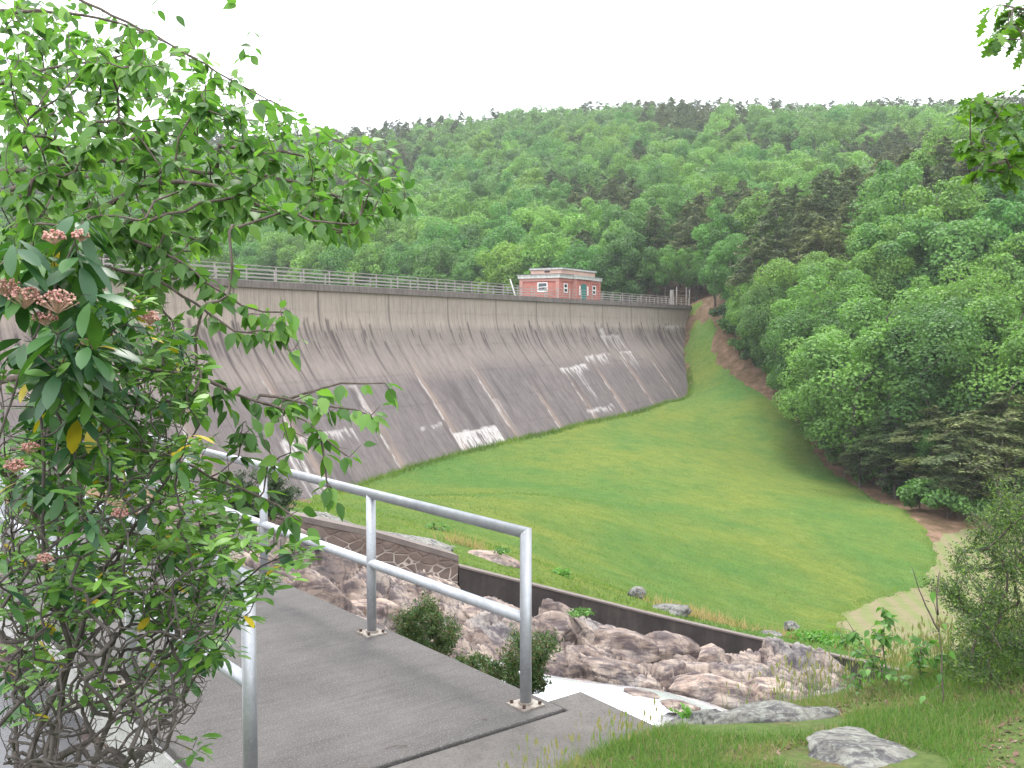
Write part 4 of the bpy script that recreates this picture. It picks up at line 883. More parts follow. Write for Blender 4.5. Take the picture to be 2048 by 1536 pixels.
#PLANTS
# ------------------------------------------------------------------ near plants
r9 = np.random.default_rng(99)
def PL(*pts): return [P(*q) for q in pts]
def tips_in(poly, n, d0, d1, r=r9):
    poly = np.array(poly, float); out = []; lo = poly.min(0); hi = poly.max(0)
    while len(out) < n:
        q = lo+r.random(2)*(hi-lo)
        if in_poly(np.array([q[0]]), np.array([q[1]]), poly)[0]: out.append(P(q[0], q[1], r.uniform(d0, d1)))
    return out
def chain(par, e, k):
    out = [e]
    while len(out) < k and par[out[-1]] >= 0: out.append(par[out[-1]])
    return out
def leaves_along(S, ends, kmin, kmax, size, tmpl, down=.45, side=.8, r=r9, wid=1., step=1, end=True):
    Pn, par = S[0], S[1]; P0 = []; D0 = []; N0 = []; Z0 = []
    for e in ends:
        ch = chain(par, e, int(r.integers(kmin, kmax+1))*step); sgn = 1 if r.random() < .5 else -1
        for j, nd in enumerate(ch[::step]):
            pa = par[nd] if par[nd] >= 0 else nd; T = nrm(Pn[nd]-Pn[pa]+1e-9); s = nrm(np.cross(T, [0, 0, 1])+.15*r.normal(size=3)); sgn = -sgn
            f = 1.0 if (j == 0 and end) else .35; d = T*f+s*sgn*(0 if (j == 0 and end) else side)+np.array([0, 0, -down*r.uniform(.3, 1.6)])+.2*r.normal(size=3)
            P0.append(Pn[nd]+nrm(d)*.006); D0.append(d); nn = np.array([0, 0, 1.])*1.1+.5*r.normal(size=3)+s*sgn*.3; N0.append(nn); Z0.append(size*r.uniform(.6, 1.15))
    Z0 = np.array(Z0); return scatter(tmpl, P0, np.array(D0), np.array(N0), Z0, r=r, wid=Z0*wid)
M_TWIG = bark_mat('dark_twig_bark', (.06, .045, .04), (.15, .12, .10), 60)
M_LAUB = bark_mat('grey_laurel_bark', (.032, .027, .024), (.105, .09, .08), 35)
M_BIR = leaf_mat('bright_oval_leaves', [(.055, .13, .034), (.08, .18, .044), (.115, .235, .055), (.17, .30, .07)], .5, .5, spec=.4, clump=2.2, tint=(1.12, 1.3, .65))
# the leafy tree reaching in from the left
mains = [{'p': [(-1.96, 2.9, -2.6), (-1.98, 2.92, -.9), (-1.9, 2.9, .6), (-1.75, 3.0, 2.2)], 'r': (.07, .03)}]
def mj(r0, *pts): a = PL(*pts); mains.append({'p': [np.array([-1.94, 2.9, a[0][2]-.08])]+a, 'r': (r0, .0022), 'join': 1})
def mk(r0, *pts): mains.append({'p': PL(*pts), 'r': (r0, .0018), 'join': 1})
mj(.013, (-60,600,2.7), (60,475,2.6), (95,400,2.6), (150,345,2.7), (215,290,2.8))
mj(.014, (-60,640,3.0), (100,500,2.9), (190,425,2.8), (290,365,2.7), (370,310,2.7), (430,268,2.75))
mk(.008, (290,365,2.7), (360,362,2.8), (450,372,2.9), (520,420,2.9), (620,445,3.0))
mj(.011, (0,390,2.9), (80,360,2.9), (200,310,3.0), (260,275,3.0), (350,255,3.1), (480,236,3.2), (560,242,3.2))
mj(.010, (-50,330,3.1), (60,290,3.0), (130,240,3.0), (190,200,3.0), (255,200,3.1))
mj(.010, (0,345,3.0), (250,315,3.0), (400,345,3.1), (560,352,3.2), (700,400,3.3))
mk(.006, (440,290,3.0), (560,300,3.2), (680,332,3.3), (760,372,3.4))
mj(.010, (-60,-60,3.4), (170,0,3.3), (230,35,3.3), (330,80,3.3), (460,160,3.4), (560,212,3.4))
mj(.008, (-60,20,2.9), (140,25,2.9), (230,40,3.0), (330,85,3.1), (400,120,3.1))
mj(.010, (-40,180,3.2), (120,130,3.2), (220,120,3.3), (300,95,3.3))
mj(.010, (0,520,2.7), (130,462,2.7), (210,460,2.6), (300,490,2.6), (380,530,2.5), (440,590,2.5), (520,640,2.5), (575,625,2.5))
mj(.009, (0,560,2.8), (200,530,2.7), (320,560,2.6), (410,620,2.5), (500,690,2.45), (520,570+90,2.45))
mj(.010, (0,760,2.8), (250,730,2.6), (410,755,2.45), (480,795,2.4), (580,815,2.35), (640,860,2.3), (690,912,2.3))
mk(.0045, (540,810,2.4), (640,775,2.4), (720,760,2.4), (772,765,2.4)); mk(.004, (520,790,2.4), (640,812,2.35), (720,815,2.35), (742,830,2.35))
mk(.004, (640,860,2.3), (650,905,2.3), (656,975,2.3)); mj(.007, (0,900,2.7), (300,900,2.5), (450,962,2.4), (520,1002,2.35), (580,1018,2.3), (615,1050,2.3))
tips = tips_in([(0,0),(150,0),(240,40),(330,75),(470,135),(560,200),(640,250),(760,270),(815,350),(805,420),(700,470),(600,450),(520,420),(430,490),(330,520),(200,500),(0,480)], 860, 2.3, 3.9)
tips += tips_in([(640,250),(760,270),(818,350),(805,425),(700,480),(600,460),(580,330)], 40, 3.0, 3.6)
tips += tips_in([(330,500),(480,560),(590,620),(590,680),(520,710),(480,640),(380,620)], 20, 2.3, 2.6)
tips += tips_in([(340,700),(480,750),(650,790),(740,820),(690,930),(645,990),(560,960),(480,920),(400,880),(350,800)], 34, 2.2, 2.5)
tips += tips_in([(0,470),(330,510),(400,640),(420,740),(400,900),(300,950),(60,700),(0,600)], 190, 2.4, 3.1)
tips += tips_in([(0,800),(420,850),(480,980),(560,1000),(430,1100),(0,1080)], 90, 2.45, 3.0)
tips += [P(*q) for q in [(490,12,3.3),(476,8,3.3),(300,18,3.3),(350,28,3.3),(420,100,3.4),(500,108,3.4),(480,125,3.4),(772,765,2.4),(785,790,2.4),(742,832,2.35),(760,812,2.35),(656,978,2.3),(672,1000,2.3),(615,1052,2.3),(580,1062,2.3),(600,1020,2.3),(550,1050,2.3),(700,905,2.3),(722,890,2.3),(575,700,2.4),(600,680,2.4),(560,560+60,2.4)]]
S = grow(mains, tips, seg=.042, wob=.004, r0=.0007, pw=.5, rmin=.0011, r=r9)
lt = empty('leafy_tree', (-1.96, 2.9, -2.4), 'near leafy tree reaching in from the left with hanging oval leaves', 'tree'); o = np.array(lt.location)
V, Fc = skel_mesh(*S[:3], n=6); meshobj('branch', V-o, Fc, M_TWIG, lt, smooth=True)
V, Fc, A = leaves_along(S, S[3], 4, 8, .048, LEAF_OV, down=.75, side=.8); meshobj('foliage', V-o, Fc, M_BIR, lt, smooth=True, attrs={'rnd': A})
# mountain laurel, lower left
M_LAU = leaf_mat('laurel_leaves', [(.022, .07, .030), (.032, .095, .034), (.055, .14, .035), (.09, .20, .035), (.14, .27, .04), (.45, .33, .02)], .25, .42, spec=.4, clump=1.2, tint=(1.2, 1.4, .5))
mains = []
def mm(r0, r1, *pts): mains.append({'p': PL(*pts), 'r': (r0*.5, r1*.5), **({})})
base0 = (60, 1720, 2.3)
mm(.020, .004, (60,1740,2.10), (110,1480,2.35), (130,1350,2.3), (200,1150,2.25), (330,970,2.2), (400,850,2.2))
mm(.016, .004, (10,1740,2.17), (60,1500,2.2), (150,1300,2.15), (85,1150,2.05), (90,900,2.0), (60,650,1.95))
mm(.016, .003, (150,1740,2.24), (180,1560,2.4), (215,1440,2.4), (330,1320,2.35), (440,1200,2.3), (520,1130,2.25), (575,1110,2.2))
mm(.014, .003, (210,1740,2.31), (250,1580,2.5), (300,1480,2.5), (400,1340,2.45), (470,1260,2.4), (490,1200,2.4))
mm(.014, .003, (-60,1740,2.38), (-50,1500,2.2), (60,1385,2.2), (250,1210,2.3), (400,1160,2.35), (480,1130,2.3))
mm(.015, .003, (-90,1740,2.10), (-80,1450,2.1), (-20,1250,2.0), (100,1080,2.0), (260,1020,2.1), (380,980,2.1))
mm(.013, .003, (-120,1740,2.17), (-100,1300,1.9), (-40,1000,1.85), (20,800,1.8), (100,600,1.8), (150,480,1.85))
mm(.012, .003, (110,1740,2.24), (0,1560,2.2), (120,1520,2.2), (260,1420,2.25), (330,1380,2.3), (420,1330,2.3))
mm(.012, .003, (40,1740,2.31), (30,1450,2.5), (40,1250,2.6), (200,1000,2.6), (280,800,2.5), (260,650,2.4))
leafy = tips_in([(0,430),(120,420),(200,480),(190,560),(220,700),(160,800),(0,830)], 32, 1.75, 2.05)
leafy += tips_in([(120,560),(330,580),(400,700),(380,850),(470,1000),(420,1100),(250,1000),(60,850)], 175, 1.95, 2.9)
leafy += tips_in([(250,1030),(480,1040),(610,1090),(560,1180),(480,1180),(490,1280),(400,1330),(300,1250),(100,1150)], 135, 2.0, 2.6)
leafy += tips_in([(0,850),(250,1000),(250,1250),(0,1250)], 95, 1.8, 2.7)
leafy += tips_in([(0,1200),(480,1150),(490,1300),(300,1420),(0,1420)], 70, 2.0, 2.9)
leafy += [P(*q) for q in [(150,420,1.9),(165,440,1.9),(395,1475,2.2),(385,1500,2.2),(610,1110,2.2),(590,1085,2.2),(350,1340,2.3),(60,1500,2.2),(440,1290,2.3),(60,1430,2.1),(480,1060,2.2)]]
bare = tips_in([(0,950),(300,1050),(470,1180),(420,1380),(345,1500),(300,1536),(0,1536)], 1700, 1.8, 3.0)+tips_in([(0,700),(300,750),(400,1000),(0,1000)], 200, 1.9, 2.7)
nt = len(leafy); S = grow(mains, leafy+bare, seg=.035, wob=.0035, r0=.00095, pw=.34, rmin=.0009, back=.22, r=r9)
kset = {tuple(np.round(p, 6)) for p in leafy}; lend = [e for e in S[3] if tuple(np.round(S[0][e], 6)) in kset]
la = empty('laurel_bush', P(60, 1720, 2.3), 'mountain laurel with twisted grey stems, drooping leaves and pink buds', 'bush'); o = np.array(la.location)
V, Fc = skel_mesh(*S[:3], n=6); meshobj('stem', V-o, Fc, M_LAUB, la, smooth=True)
P0 = []; D0 = []; N0 = []; Z0 = []; Q0 = []
for e in lend:
    p = S[0][e]; k = int(r9.integers(6, 11)); q_ = proj(p)[0]; young = r9.random() < (.2 if q_[1] < 850 and q_[0] < 230 else .8); up = .55 if young else -.25; big = (.082 if (q_[1] < 850 and q_[0] < 230) else .056) if not young else .046
    for j in range(k):
        a = 2.4*j+r9.uniform(-.4, .4); d = np.array([math.cos(a), math.sin(a), up+r9.uniform(-.75, .25)]); P0.append(p+nrm(d)*.008-np.array([0, 0, .004*j])); D0.append(d); N0.append(np.array([0, 0, 1.])+.3*r9.normal(size=3)+.3*d*0); Z0.append(big*r9.uniform(.7, 1.1))
        Q0.append(.985 if r9.random() < .03 else (r9.uniform(.55, .78) if young else r9.uniform(0, .55)))
V, Fc, A = scatter(LEAF_EL, P0, np.array(D0), np.array(N0), np.array(Z0), np.array(Q0)); meshobj('foliage', V-o, Fc, M_LAU, la, smooth=True, attrs={'rnd': A})
M_BUD = leaf_mat('pink_buds', [(.45, .19, .18), (.66, .36, .34), (.60, .42, .33)], .3, .6)
OCT = (np.array([(.5, 0, 0), (-.5, 0, 0), (0, .5, 0), (0, -.5, 0), (0, 0, .5), (0, 0, -.5)]), np.array([(0,2,4),(2,1,4),(1,3,4),(3,0,4),(2,0,5),(1,2,5),(3,1,5),(0,3,5)]))
for q, rr in [((12,580,1.85),.030),((50,600,1.85),.034),((115,608,1.85),.036),((90,640,1.87),.022),((108,478,1.9),.022),((160,475,1.9),.018),((300,640,2.1),.024),((182,690,1.95),.020),((30,935,1.9),.022),((60,900,1.95),.020),((240,1030,2.1),.02),((90,1120,2.0),.018)]:
    q = (q[0], q[1], q[2]-.07); rr *= .92; c = P(*q); k = int(100*rr/.03); d = runit(k, r9); d[:, 2] = np.abs(d[:, 2])*.8; pos = c+d*rr*r9.uniform(.6, 1.05, k)[:, None]
    a = scatter(OCT, pos, runit(k, r9), runit(k, r9), r9.uniform(.0045, .0075, k)); ped = MB()
    V, Fc, A = a; st_v = []; st_f = []
    for j in range(0, k, 2):
        vv_, ff = tube([c-np.array([0, 0, rr*.5]), pos[j]], [.0008, .0006], 3, False); st_f.append(np.array([t for f in ff for t in ((f[0], f[1], f[2]), (f[0], f[2], f[3]))])+len(V)+sum(len(x) for x in st_v)); st_v.append(vv_)
    sv = np.concatenate(st_v); meshobj('flower_cluster', np.concatenate([V, sv])-o, np.concatenate([Fc]+st_f), M_BUD, la, attrs={'rnd': np.concatenate([A, np.full(len(sv), .9)])})

# junipers growing up beside the deck
M_JUN = leaf_mat('juniper_needles', [(.03, .06, .022), (.045, .09, .026), (.06, .115, .03), (.13, .09, .04)], .2, .7)
def needle_bush(name, base, poly, d0, d1, ntips, per, ns, mat, label, seed, spread=.05, r0=.0016, cat='bush', tm=NEEDLE, hmain=.6, flat=1., lz=None):
    r = np.random.default_rng(seed); tp = tips_in(poly, ntips, d0, d1, r); c = np.mean(tp, 0); b = np.array(base); top = b+(c-b)*hmain
    S = grow([{'p': [b, (b+top)/2+[.02, 0, 0], top], 'r': (r0*9, r0*4)}], tp, seg=.05, wob=.008, r0=r0, rmin=.0018, r=r, back=.15)
    e = empty(name, b, label, cat); V, Fc = skel_mesh(*S[:3], n=5); meshobj('stem', V-b, Fc, M_TWIG, e)
    P0 = []; D0 = []
    for en in S[3]:
        ch = chain(S[1], en, 6)
        for nd in ch:
            T = nrm(S[0][nd]-S[0][S[1][nd]] if S[1][nd] >= 0 else np.array([0, 0, 1.])); k = per//6+1; off_ = r.normal(0, spread*.5, (k, 3)); off_[:, 2] *= flat; P0.append(S[0][nd]+off_); D0.append(T+r.normal(0, .7, (k, 3))*[1, 1, flat])
    P0 = np.concatenate(P0); D0 = np.concatenate(D0); k = len(P0); V, Fc, A = scatter(tm, P0, D0, nrm(r.normal(size=(k, 3))+np.array([0, 0, .8])), r.uniform(.6, 1.3, k)*ns, r=r)
    meshobj('foliage', V-b, Fc, mat, e, attrs={'rnd': A}); return e
needle_bush('juniper_bush', P(860,1420,8.6), [(855,1185),(885,1225),(925,1260),(905,1310),(850,1310),(800,1290),(790,1225),(825,1210)], 8.2, 9.0, 150, 54, .036, M_JUN, 'green juniper bush growing up beside the deck between two railing posts', 61)
needle_bush('juniper_bush', P(1030,1560,8.0), [(1020,1262),(1045,1270),(1110,1265),(1118,1285),(1075,1330),(1095,1365),(1060,1395),(1020,1370),(960,1350),(905,1330),(930,1300),(990,1325)], 7.5, 8.5, 190, 54, .036, M_JUN, 'green juniper bush behind the end post of the bridge railing', 62)
M_DJ = leaf_mat('dark_needles', [(.025, .045, .024), (.04, .068, .032), (.06, .09, .04)], .15, .8)
needle_bush('juniper_bush', P(505,1085,14.0), [(430,960),(480,935),(560,935),(600,985),(595,1025),(540,1040),(440,1030),(415,1000)], 13.4, 14.4, 200, 60, .045, M_DJ, 'dark bushy juniper above the upper end of the stone wall', 63, r0=.0025)
M_HEM = leaf_mat('hemlock_needles', [(.032, .06, .025), (.048, .085, .03), (.075, .125, .036), (.17, .27, .04)], .25, .6)
needle_bush('hemlock_tree', np.array([3.35, 6.3, -2.7]), [(1995,955),(2048,935),(2130,900),(2260,1150),(2260,1400),(1905,1405),(1880,1330),(1935,1265),(1890,1210),(1845,1165),(1870,1150),(1925,1160),(1900,1110),(1960,1060),(1935,1030),(1975,1010)], 5.6, 7.0, 700, 90, .024, M_HEM, 'young hemlock with drooping feathery boughs at the right edge', 64, cat='tree', spread=.07, r0=.0014, flat=.5)
needle_bush('hemlock_tree', np.array([4.6, 7.2, -2.9]), [(1890,1260),(2048,1180),(2300,1100),(2300,1420),(1900,1420),(1875,1330)], 7.0, 8.0, 300, 90, .030, M_HEM, 'darker hemlock standing just behind the young hemlock', 65, cat='tree', spread=.08, r0=.0016, flat=.5)
# oak boughs hanging in at the upper right
M_OAK = leaf_mat('oak_leaves', [(.045, .10, .02), (.06, .14, .025), (.09, .19, .03), (.13, .24, .035)], .45, .5, tint=(1.2, 1.4, .5))
mains = [{'p': [(3.6, 4.6, -2.2), (3.55, 4.6, 0), (3.3, 4.5, 2.6)], 'r': (.10, .06)},
         {'p': [(3.5, 4.55, 1.1)]+PL((2200,420,4.2), (2060,300,4.1), (1995,235,4.0), (1962,195,4.0)), 'r': (.014, .003), 'join': 1},
         {'p': [(3.45, 4.5, 1.9)]+PL((2200,60,4.2), (2060,20,4.1), (2000,10,4.1)), 'r': (.014, .003), 'join': 1},
         {'p': PL((2060,300,4.1), (2010,330,4.0), (1965,335,4.0)), 'r': (.006, .002), 'join': 1}]
tips = tips_in([(2060,165),(1985,180),(1945,185),(1928,205),(1945,250),(1985,215),(2060,225)], 22, 3.8, 4.3)+tips_in([(1935,235),(1970,240),(1975,290),(2060,300),(2060,340),(1985,350),(1955,335),(1940,280)], 22, 3.8, 4.3)
tips += tips_in([(2060,-40),(1985,-30),(1968,60),(1995,95),(2060,100)], 15, 3.9, 4.3)+tips_in([(2048,-60),(2250,-60),(2250,450),(2060,350)], 40, 3.8, 4.6)
S = grow(mains, tips, seg=.05, wob=.005, r0=.0014, rmin=.0016, r=r9); oe = empty('oak_tree', (3.6, 4.6, -2.2), 'oak with lobed bright leaves hanging in at the upper right', 'tree'); o = np.array(oe.location)
V, Fc = skel_mesh(*S[:3], n=6); meshobj('branch', V-o, Fc, M_TWIG, oe, smooth=True)
V, Fc, A = leaves_along(S, S[3], 5, 8, .085, LEAF_OAK, down=.6, side=.9); meshobj('foliage', V-o, Fc, M_OAK, oe, smooth=True, attrs={'rnd': A})
# saplings and leafy weeds along the bank
M_SAP = leaf_mat('sapling_leaves', [(.06, .15, .035), (.09, .20, .045), (.13, .27, .06)], .45, .5, tint=(1.2, 1.4, .6))
def sapling(base, mpts, tips, ls, label, seed, kmin=3, kmax=5, tm=LEAF_OV, r0=.0012, mr=(.008, .003), cat='sapling'):
    r = np.random.default_rng(seed); S = grow([{'p': m, 'r': mr, **({'join': 1} if i else {})} for i, m in enumerate(mpts)], tips, seg=.045, wob=.004, r0=r0, rmin=.0014, r=r)
    b = np.array(mpts[0][0]); e = empty('sapling', b, label, cat); V, Fc = skel_mesh(*S[:3], n=5); meshobj('stem', V-b, Fc, M_TWIG, e)
    V, Fc, A = leaves_along(S, S[3], kmin, kmax, ls, tm, down=.5, r=r); meshobj('foliage', V-b, Fc, M_SAP, e, attrs={'rnd': A}); return e
sapling(None, [PL((1888,1440,5.6), (1884,1330,5.6), (1876,1230,5.6), (1862,1190,5.6)), PL((1876,1230,5.6), (1872,1190,5.6), (1880,1140,5.6)), PL((1878,1262,5.6), (1850,1210,5.6), (1828,1150,5.6), (1822,1132,5.6))],
        PL((1822,1130,5.6), (1868,1180,5.6), (1882,1345,5.5), (1850,1390,5.5), (1900,1300,5.6), (1845,1275,5.6), (1905,1250,5.6)), .06, 'thin dark sapling with a single leaf on its long side twig', 71, 1, 2, mr=(.006, .002))
sapling(None, [PL((1800,1440,6.2), (1765,1350,6.3), (1725,1290,6.3), (1690,1235,6.3)), PL((1775,1360,6.3), (1765,1290,6.3), (1772,1225,6.3))],
        tips_in([(1665,1265),(1690,1215),(1720,1230),(1760,1270),(1765,1215),(1785,1210),(1795,1290),(1750,1340),(1690,1290)], 24, 6.1, 6.5), .07, 'light green sapling leaning left in front of the straw meadow', 72, 5, 8, mr=(.005, .0015))
sapling(None, [PL((1760,1450,6.4), (1740,1390,6.4), (1700,1345,6.4))], tips_in([(1680,1350),(1720,1325),(1830,1360),(1900,1380),(1840,1420),(1740,1410),(1700,1390)], 34, 6.0, 6.7), .068, 'low leafy seedling at the right end of the spillway wall', 73, 4, 7, mr=(.005, .0015))
sapling(None, [PL((1850,1440,6.3), (1845,1380,6.3), (1835,1300,6.3))], tips_in([(1790,1290),(1830,1270),(1880,1290),(1890,1330),(1810,1320)], 18, 6.1, 6.5), .062, 'green sapling between the thin dark stem and the hemlock', 74, 4, 7, mr=(.005, .0015))
sapling(None, [PL((880,1095,23), (879,1075,23), (878,1058,23))], tips_in([(850,1045),(900,1040),(908,1058),(880,1070),(850,1062)], 22, 22.8, 23.2), .13, 'tiny tree on the rock edge against the lawn', 75, mr=(.012, .008), r0=.003)
M_VINE = leaf_mat('vine_leaves', [(.07, .18, .03), (.10, .24, .04), (.14, .3, .05)], .4, .5)
LS = LEAF_SM
shrub('bush', P(1665,1312,24.0), .85, .42, 1600, .10, M_VINE, 'mound of bright green vines on the wall by the meadow', 401, LS, stems=False, lobes=14); shrub('bush', P(1715,1318,23.6), .5, .3, 700, .10, M_VINE, 'smaller end of bright vines beside the pinkish rock', 402, LS, stems=False)
shrub('bush', P(1125,1172,21.5), .25, .4, 300, .07, M_VINE, 'small bright shrub beyond the wall beside the railing post', 403, LS); shrub('bush', P(1478,1338,19.0), .22, .2, 260, .06, M_VINE, 'small green shrub rooted in the rocks below the dark wall', 404, LS)
shrub('bush', P(1000,1108,20.2), .2, .12, 200, .06, M_SHR, 'grassy tuft on the rounded pinkish rock', 405, LS, stems=False); shrub('bush', P(1150,1235,17.0), .3, .16, 300, .06, M_SHR, 'low green weed on the rocks right of the railing post', 406, LS, stems=False)
shrub('bush', P(1365,1440,5.9), .05, .09, 60, .035, M_VINE, 'seedling beside the stream end of the flat rock', 407, LS)

# ------------------------------------------------------------------ grasses and litter
BLADE = (np.array([(-.5, 0, 0), (.5, 0, 0), (-.4, .5, .06), (.4, .5, .06), (0, 1, .28)]), np.array([(0, 1, 3), (0, 3, 2), (2, 3, 4)]))
M_GRASS = leaf_mat('grass_blades', [(.055, .13, .024), (.09, .18, .036), (.14, .22, .055), (.20, .19, .085), (.28, .23, .14)], .35, .6)
def blades(X, Y, Z, h, w, lean, mat, name, label, rnd=None, kind='stuff', cat='grass', r=r9):
    k = len(X); pos = np.stack([X, Y, Z], 1); d = np.stack([r.normal(0, lean, k), r.normal(0, lean, k), np.ones(k)], 1); n = np.stack([r.normal(size=k), r.normal(size=k), .0*np.ones(k)], 1)
    V, Fc, A = scatter(BLADE, pos, d, n, h, rnd, w, r); return tag(meshobj(name, V, Fc, mat, attrs={'rnd': A}), label, cat, kind=kind)
def near_pts(n, d0, d1, u0, u1, r=r9):
    D = d0+(d1-d0)*r.random(n)**.8; U = r.uniform(u0, u1, n); X = U*D; return X, D
def onbank(X, Y):
    rx = X-.085; ry = Y-6.08; w = rx*.785+ry*.62; l = -rx*.62+ry*.785
    ins = np.zeros(X.shape, bool)
    for c_, a_, b_ in SLABS: ins |= ((X-c_[0])/a_)**2+((Y-c_[1])/b_)**2 < .8
    return ~ins & (poly_sd(w, l, SLABX) < -.01) & ~((w > -2.1) & (w < .2) & (l > -.3)) & (poly_sd(X, Y, CH) < .25)
X, Y = near_pts(190000, 3.6, 9.6, -.12, .62); m = onbank(X, Y); X, Y = X[m], Y[m]; g = fbm(X*1.5, Y*1.5, 3, 201)
dn = sstep(.28, .44, g+.20*sstep(1.6, .6, X)*sstep(5.5, 4.8, Y)+.22*sstep(5.6, 7.0, Y)-.12*sstep(5.4, 4.6, Y)*sstep(1.2, 2, X)); m = r9.random(len(X)) < dn*.85+.05; X, Y, g = X[m], Y[m], g[m]
Z = H(X, Y)-.005; hh = r9.uniform(.035, .09, len(X))*(.55+.8*g)*(1+.5*sstep(6, 8, Y)); rnd = np.clip(r9.normal(.30, .18, len(X))+.3*(g < .44)+.5*(r9.random(len(X)) < .10), 0, 1)
blades(X, Y, Z, hh, r9.uniform(.0025, .005, len(X)), .42, M_GRASS, 'bank_grass', 'short tufted green grass of the near bank', rnd)
# rocks on the bank stay clear: litter of dry leaves and needles
M_LIT = leaf_mat('dry_litter', [(.06, .030, .024), (.10, .055, .04), (.145, .09, .066), (.21, .15, .115)], .05, .9)
X, Y = near_pts(15000, 3.6, 9.0, -.05, .6); m = onbank(X, Y) & (fbm(X*1.5, Y*1.5, 3, 201) < .50+r9.normal(0, .05, len(X))); X, Y = X[m], Y[m]; k = len(X); Z = H(X, Y)+.006
n_ = nrm(np.stack([r9.normal(0, .35, k), r9.normal(0, .35, k), np.ones(k)], 1)); d_ = np.cross(n_, r9.normal(size=(k, 3))); sz = r9.uniform(.012, .045, k)
V, Fc, A = scatter(CARD, np.stack([X, Y, Z], 1), d_, n_, sz, r=r9, wid=sz*r9.uniform(.15, .9, k)); tag(meshobj('leaf_litter', V, Fc, M_LIT, attrs={'rnd': A}), 'dry brown leaves and needles scattered on the bank', 'litter', kind='stuff')
# tall seed grass at the lip of the bank and a few stalks by the slab
pts = []
for n_, poly, dd in ((480, [(1440,1440),(1560,1405),(1640,1395),(1760,1372),(1900,1360),(1900,1385),(1640,1425),(1450,1450)], (6.2, 7.9)), (330, [(1760,1372),(2048,1345),(2048,1410),(1780,1400)], (6.5, 8.0)), (60, [(1150,1490),(1330,1445),(1330,1470),(1150,1520)], (5.1, 5.7)), (50, [(1000,1536),(1150,1500),(1150,1530),(1000,1560)], (4.7, 5.1))):
    q = tips_in(poly, n_, *dd); pts += [(p[0], p[1], n_) for p in q]
pts = np.array(pts); X, Y = pts[:, 0], pts[:, 1]; Z = H(X, Y)-.02; k = len(X); hh = r9.uniform(.16, .46, k)*np.where(pts[:, 2] < 100, .62, 1); hd = np.stack([r9.normal(0, .14, k), r9.normal(0, .14, k), np.ones(k)], 1); nn_ = np.stack([r9.normal(size=k), r9.normal(size=k), 0*X], 1)
a = scatter(BLADE, np.stack([X, Y, Z], 1), hd, nn_, hh, r9.uniform(.2, .7, k), .004); tp_ = np.stack([X, Y, Z], 1)+nrm(hd)*(hh*.86)[:, None]; b = scatter(NEEDLE, tp_, hd, nn_, hh*0+.05, r9.uniform(.6, .95, k), .05)
V, Fc, A = join([a, b]); tag(meshobj('seed_grass', V, Fc, M_GRASS, attrs={'rnd': A}), 'tall grass stalks with seed heads along the lip of the bank', 'grass', kind='stuff')
# blades on the lawn, taller at the dam foot and wall
M_LB = leaf_mat('lawn_blades', [(.09, .16, .035), (.11, .18, .04), (.13, .195, .045), (.16, .20, .06)], .5, .7, clump=.12)
U = r9.uniform(-.30, .5, 110000); D = 18.4*(150/18.4)**(r9.random(110000)**.8); X = U*D; Y = D; m = (poly_sd(X, Y, LAWN) > .1) & (Y > 19.3+.45*X); X, Y = X[m], Y[m]
blades(X, Y, H(X, Y)+.12, r9.uniform(.06, .14, len(X)), r9.uniform(.015, .03, len(X))*(Y/40+.4), .6, M_LB, 'lawn_grass', 'longer grass blades of the green bowl', r9.random(len(X)))
F_ = []
for (p0, t0), (p1, t1) in zip(FOOT[3:-1], FOOT[4:]):
    k = int(abs(t1-t0)*60); s = r9.random(k)[:, None]; q = p0+(p1-p0)*s; q[:, :2] += NN*np.abs(r9.normal(.25, .35, (k, 1))); F_.append(q)
q = np.concatenate(F_); blades(q[:, 0], q[:, 1], H(q[:, 0], q[:, 1]), r9.uniform(.3, .8, len(q)), .05, .3, M_LB, 'foot_grass', 'tall grass fringe along the foot of the dam', r9.random(len(q)))
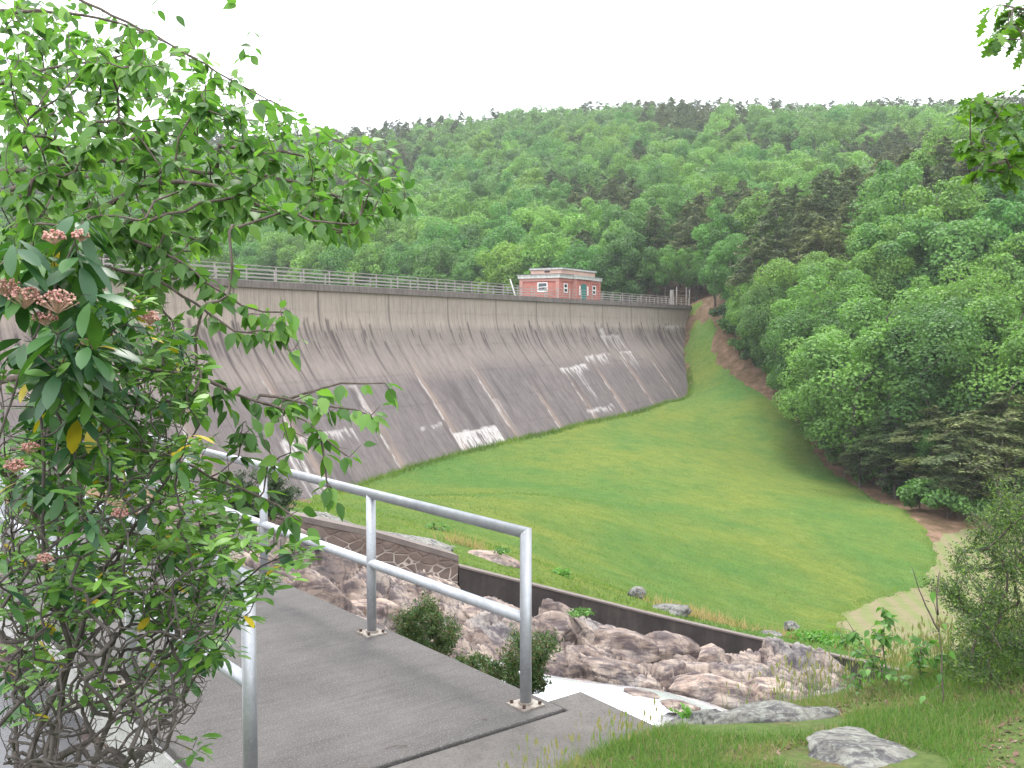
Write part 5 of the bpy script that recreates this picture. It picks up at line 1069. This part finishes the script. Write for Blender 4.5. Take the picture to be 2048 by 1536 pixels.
M_DRY = leaf_mat('dry_grass', [(.24, .19, .09), (.33, .25, .125), (.4, .29, .15)], .3, .8)
XX = []
for px, py, D, n_, sp in [(1420,1242,23.6,700,.6),(1370,1232,22.8,300,.5),(1640,1262,25.5,900,.7),(1610,1268,25,300,.4),(1700,1300,24.6,300,.5),(930,1108,21,260,.3),(872,1150,18.1,200,.12),(1800,1330,24,500,.9)]:
    p = P(px, py, D); q = p[:2]+r9.normal(0, sp, (n_, 2))*[1, .6]; XX.append(q)
q = np.concatenate(XX); blades(q[:, 0], q[:, 1], np.maximum(H(q[:, 0], q[:, 1]), -99), r9.uniform(.2, .5, len(q)), .018, .25, M_DRY, 'dry_grass', 'clumps of tan dry grass behind the spillway wall', r9.random(len(q)))
# twigs and a fallen leaf on the deck
tw_ = MB(); a0 = np.array([*bl(-1.02, -.02), DZ+.006]); tag(tw_.tube([a0, a0+[.05, .03, .004], a0+[.12, .03, 0]], .002, 5).obj('twig', M_TWIG), 'small twig lying on the bridge deck', 'twig')
for w_, l_, lab in ((-1.25, -.15, 'brown fallen leaf on the bridge deck near the near railing post'), (-.35, -.02, 'small brown fallen leaf near the deck joint')):
    V, Fc, A = scatter(LEAF_SM, [(*bl(w_, l_), DZ+.012)], [(1, .4, 0)], [(0, .2, 1)], .035); tag(meshobj('fallen_leaf', V, Fc, M_LIT, attrs={'rnd': A*0+.4}), lab, 'leaf')
# ------------------------------------------------------------------ air
hz_ = MB().box((0, 330, 45), (1640, 0, 0), (0, 960, 0), (0, 0, 230)).obj('haze', None); tag(hz_, 'thin humid haze filling the valley', 'haze', kind='stuff')
hm = bpy.data.materials.new('haze'); hm.use_nodes = True; t = hm.node_tree; t.nodes.clear(); ou = t.nodes.new('ShaderNodeOutputMaterial'); pv = t.nodes.new('ShaderNodeVolumePrincipled')
pv.inputs['Color'].default_value = (.9, .94, 1, 1); pv.inputs['Density'].default_value = .00024; pv.inputs['Anisotropy'].default_value = .2; t.links.new(pv.outputs[0], ou.inputs['Volume']); hz_.data.materials.append(hm)
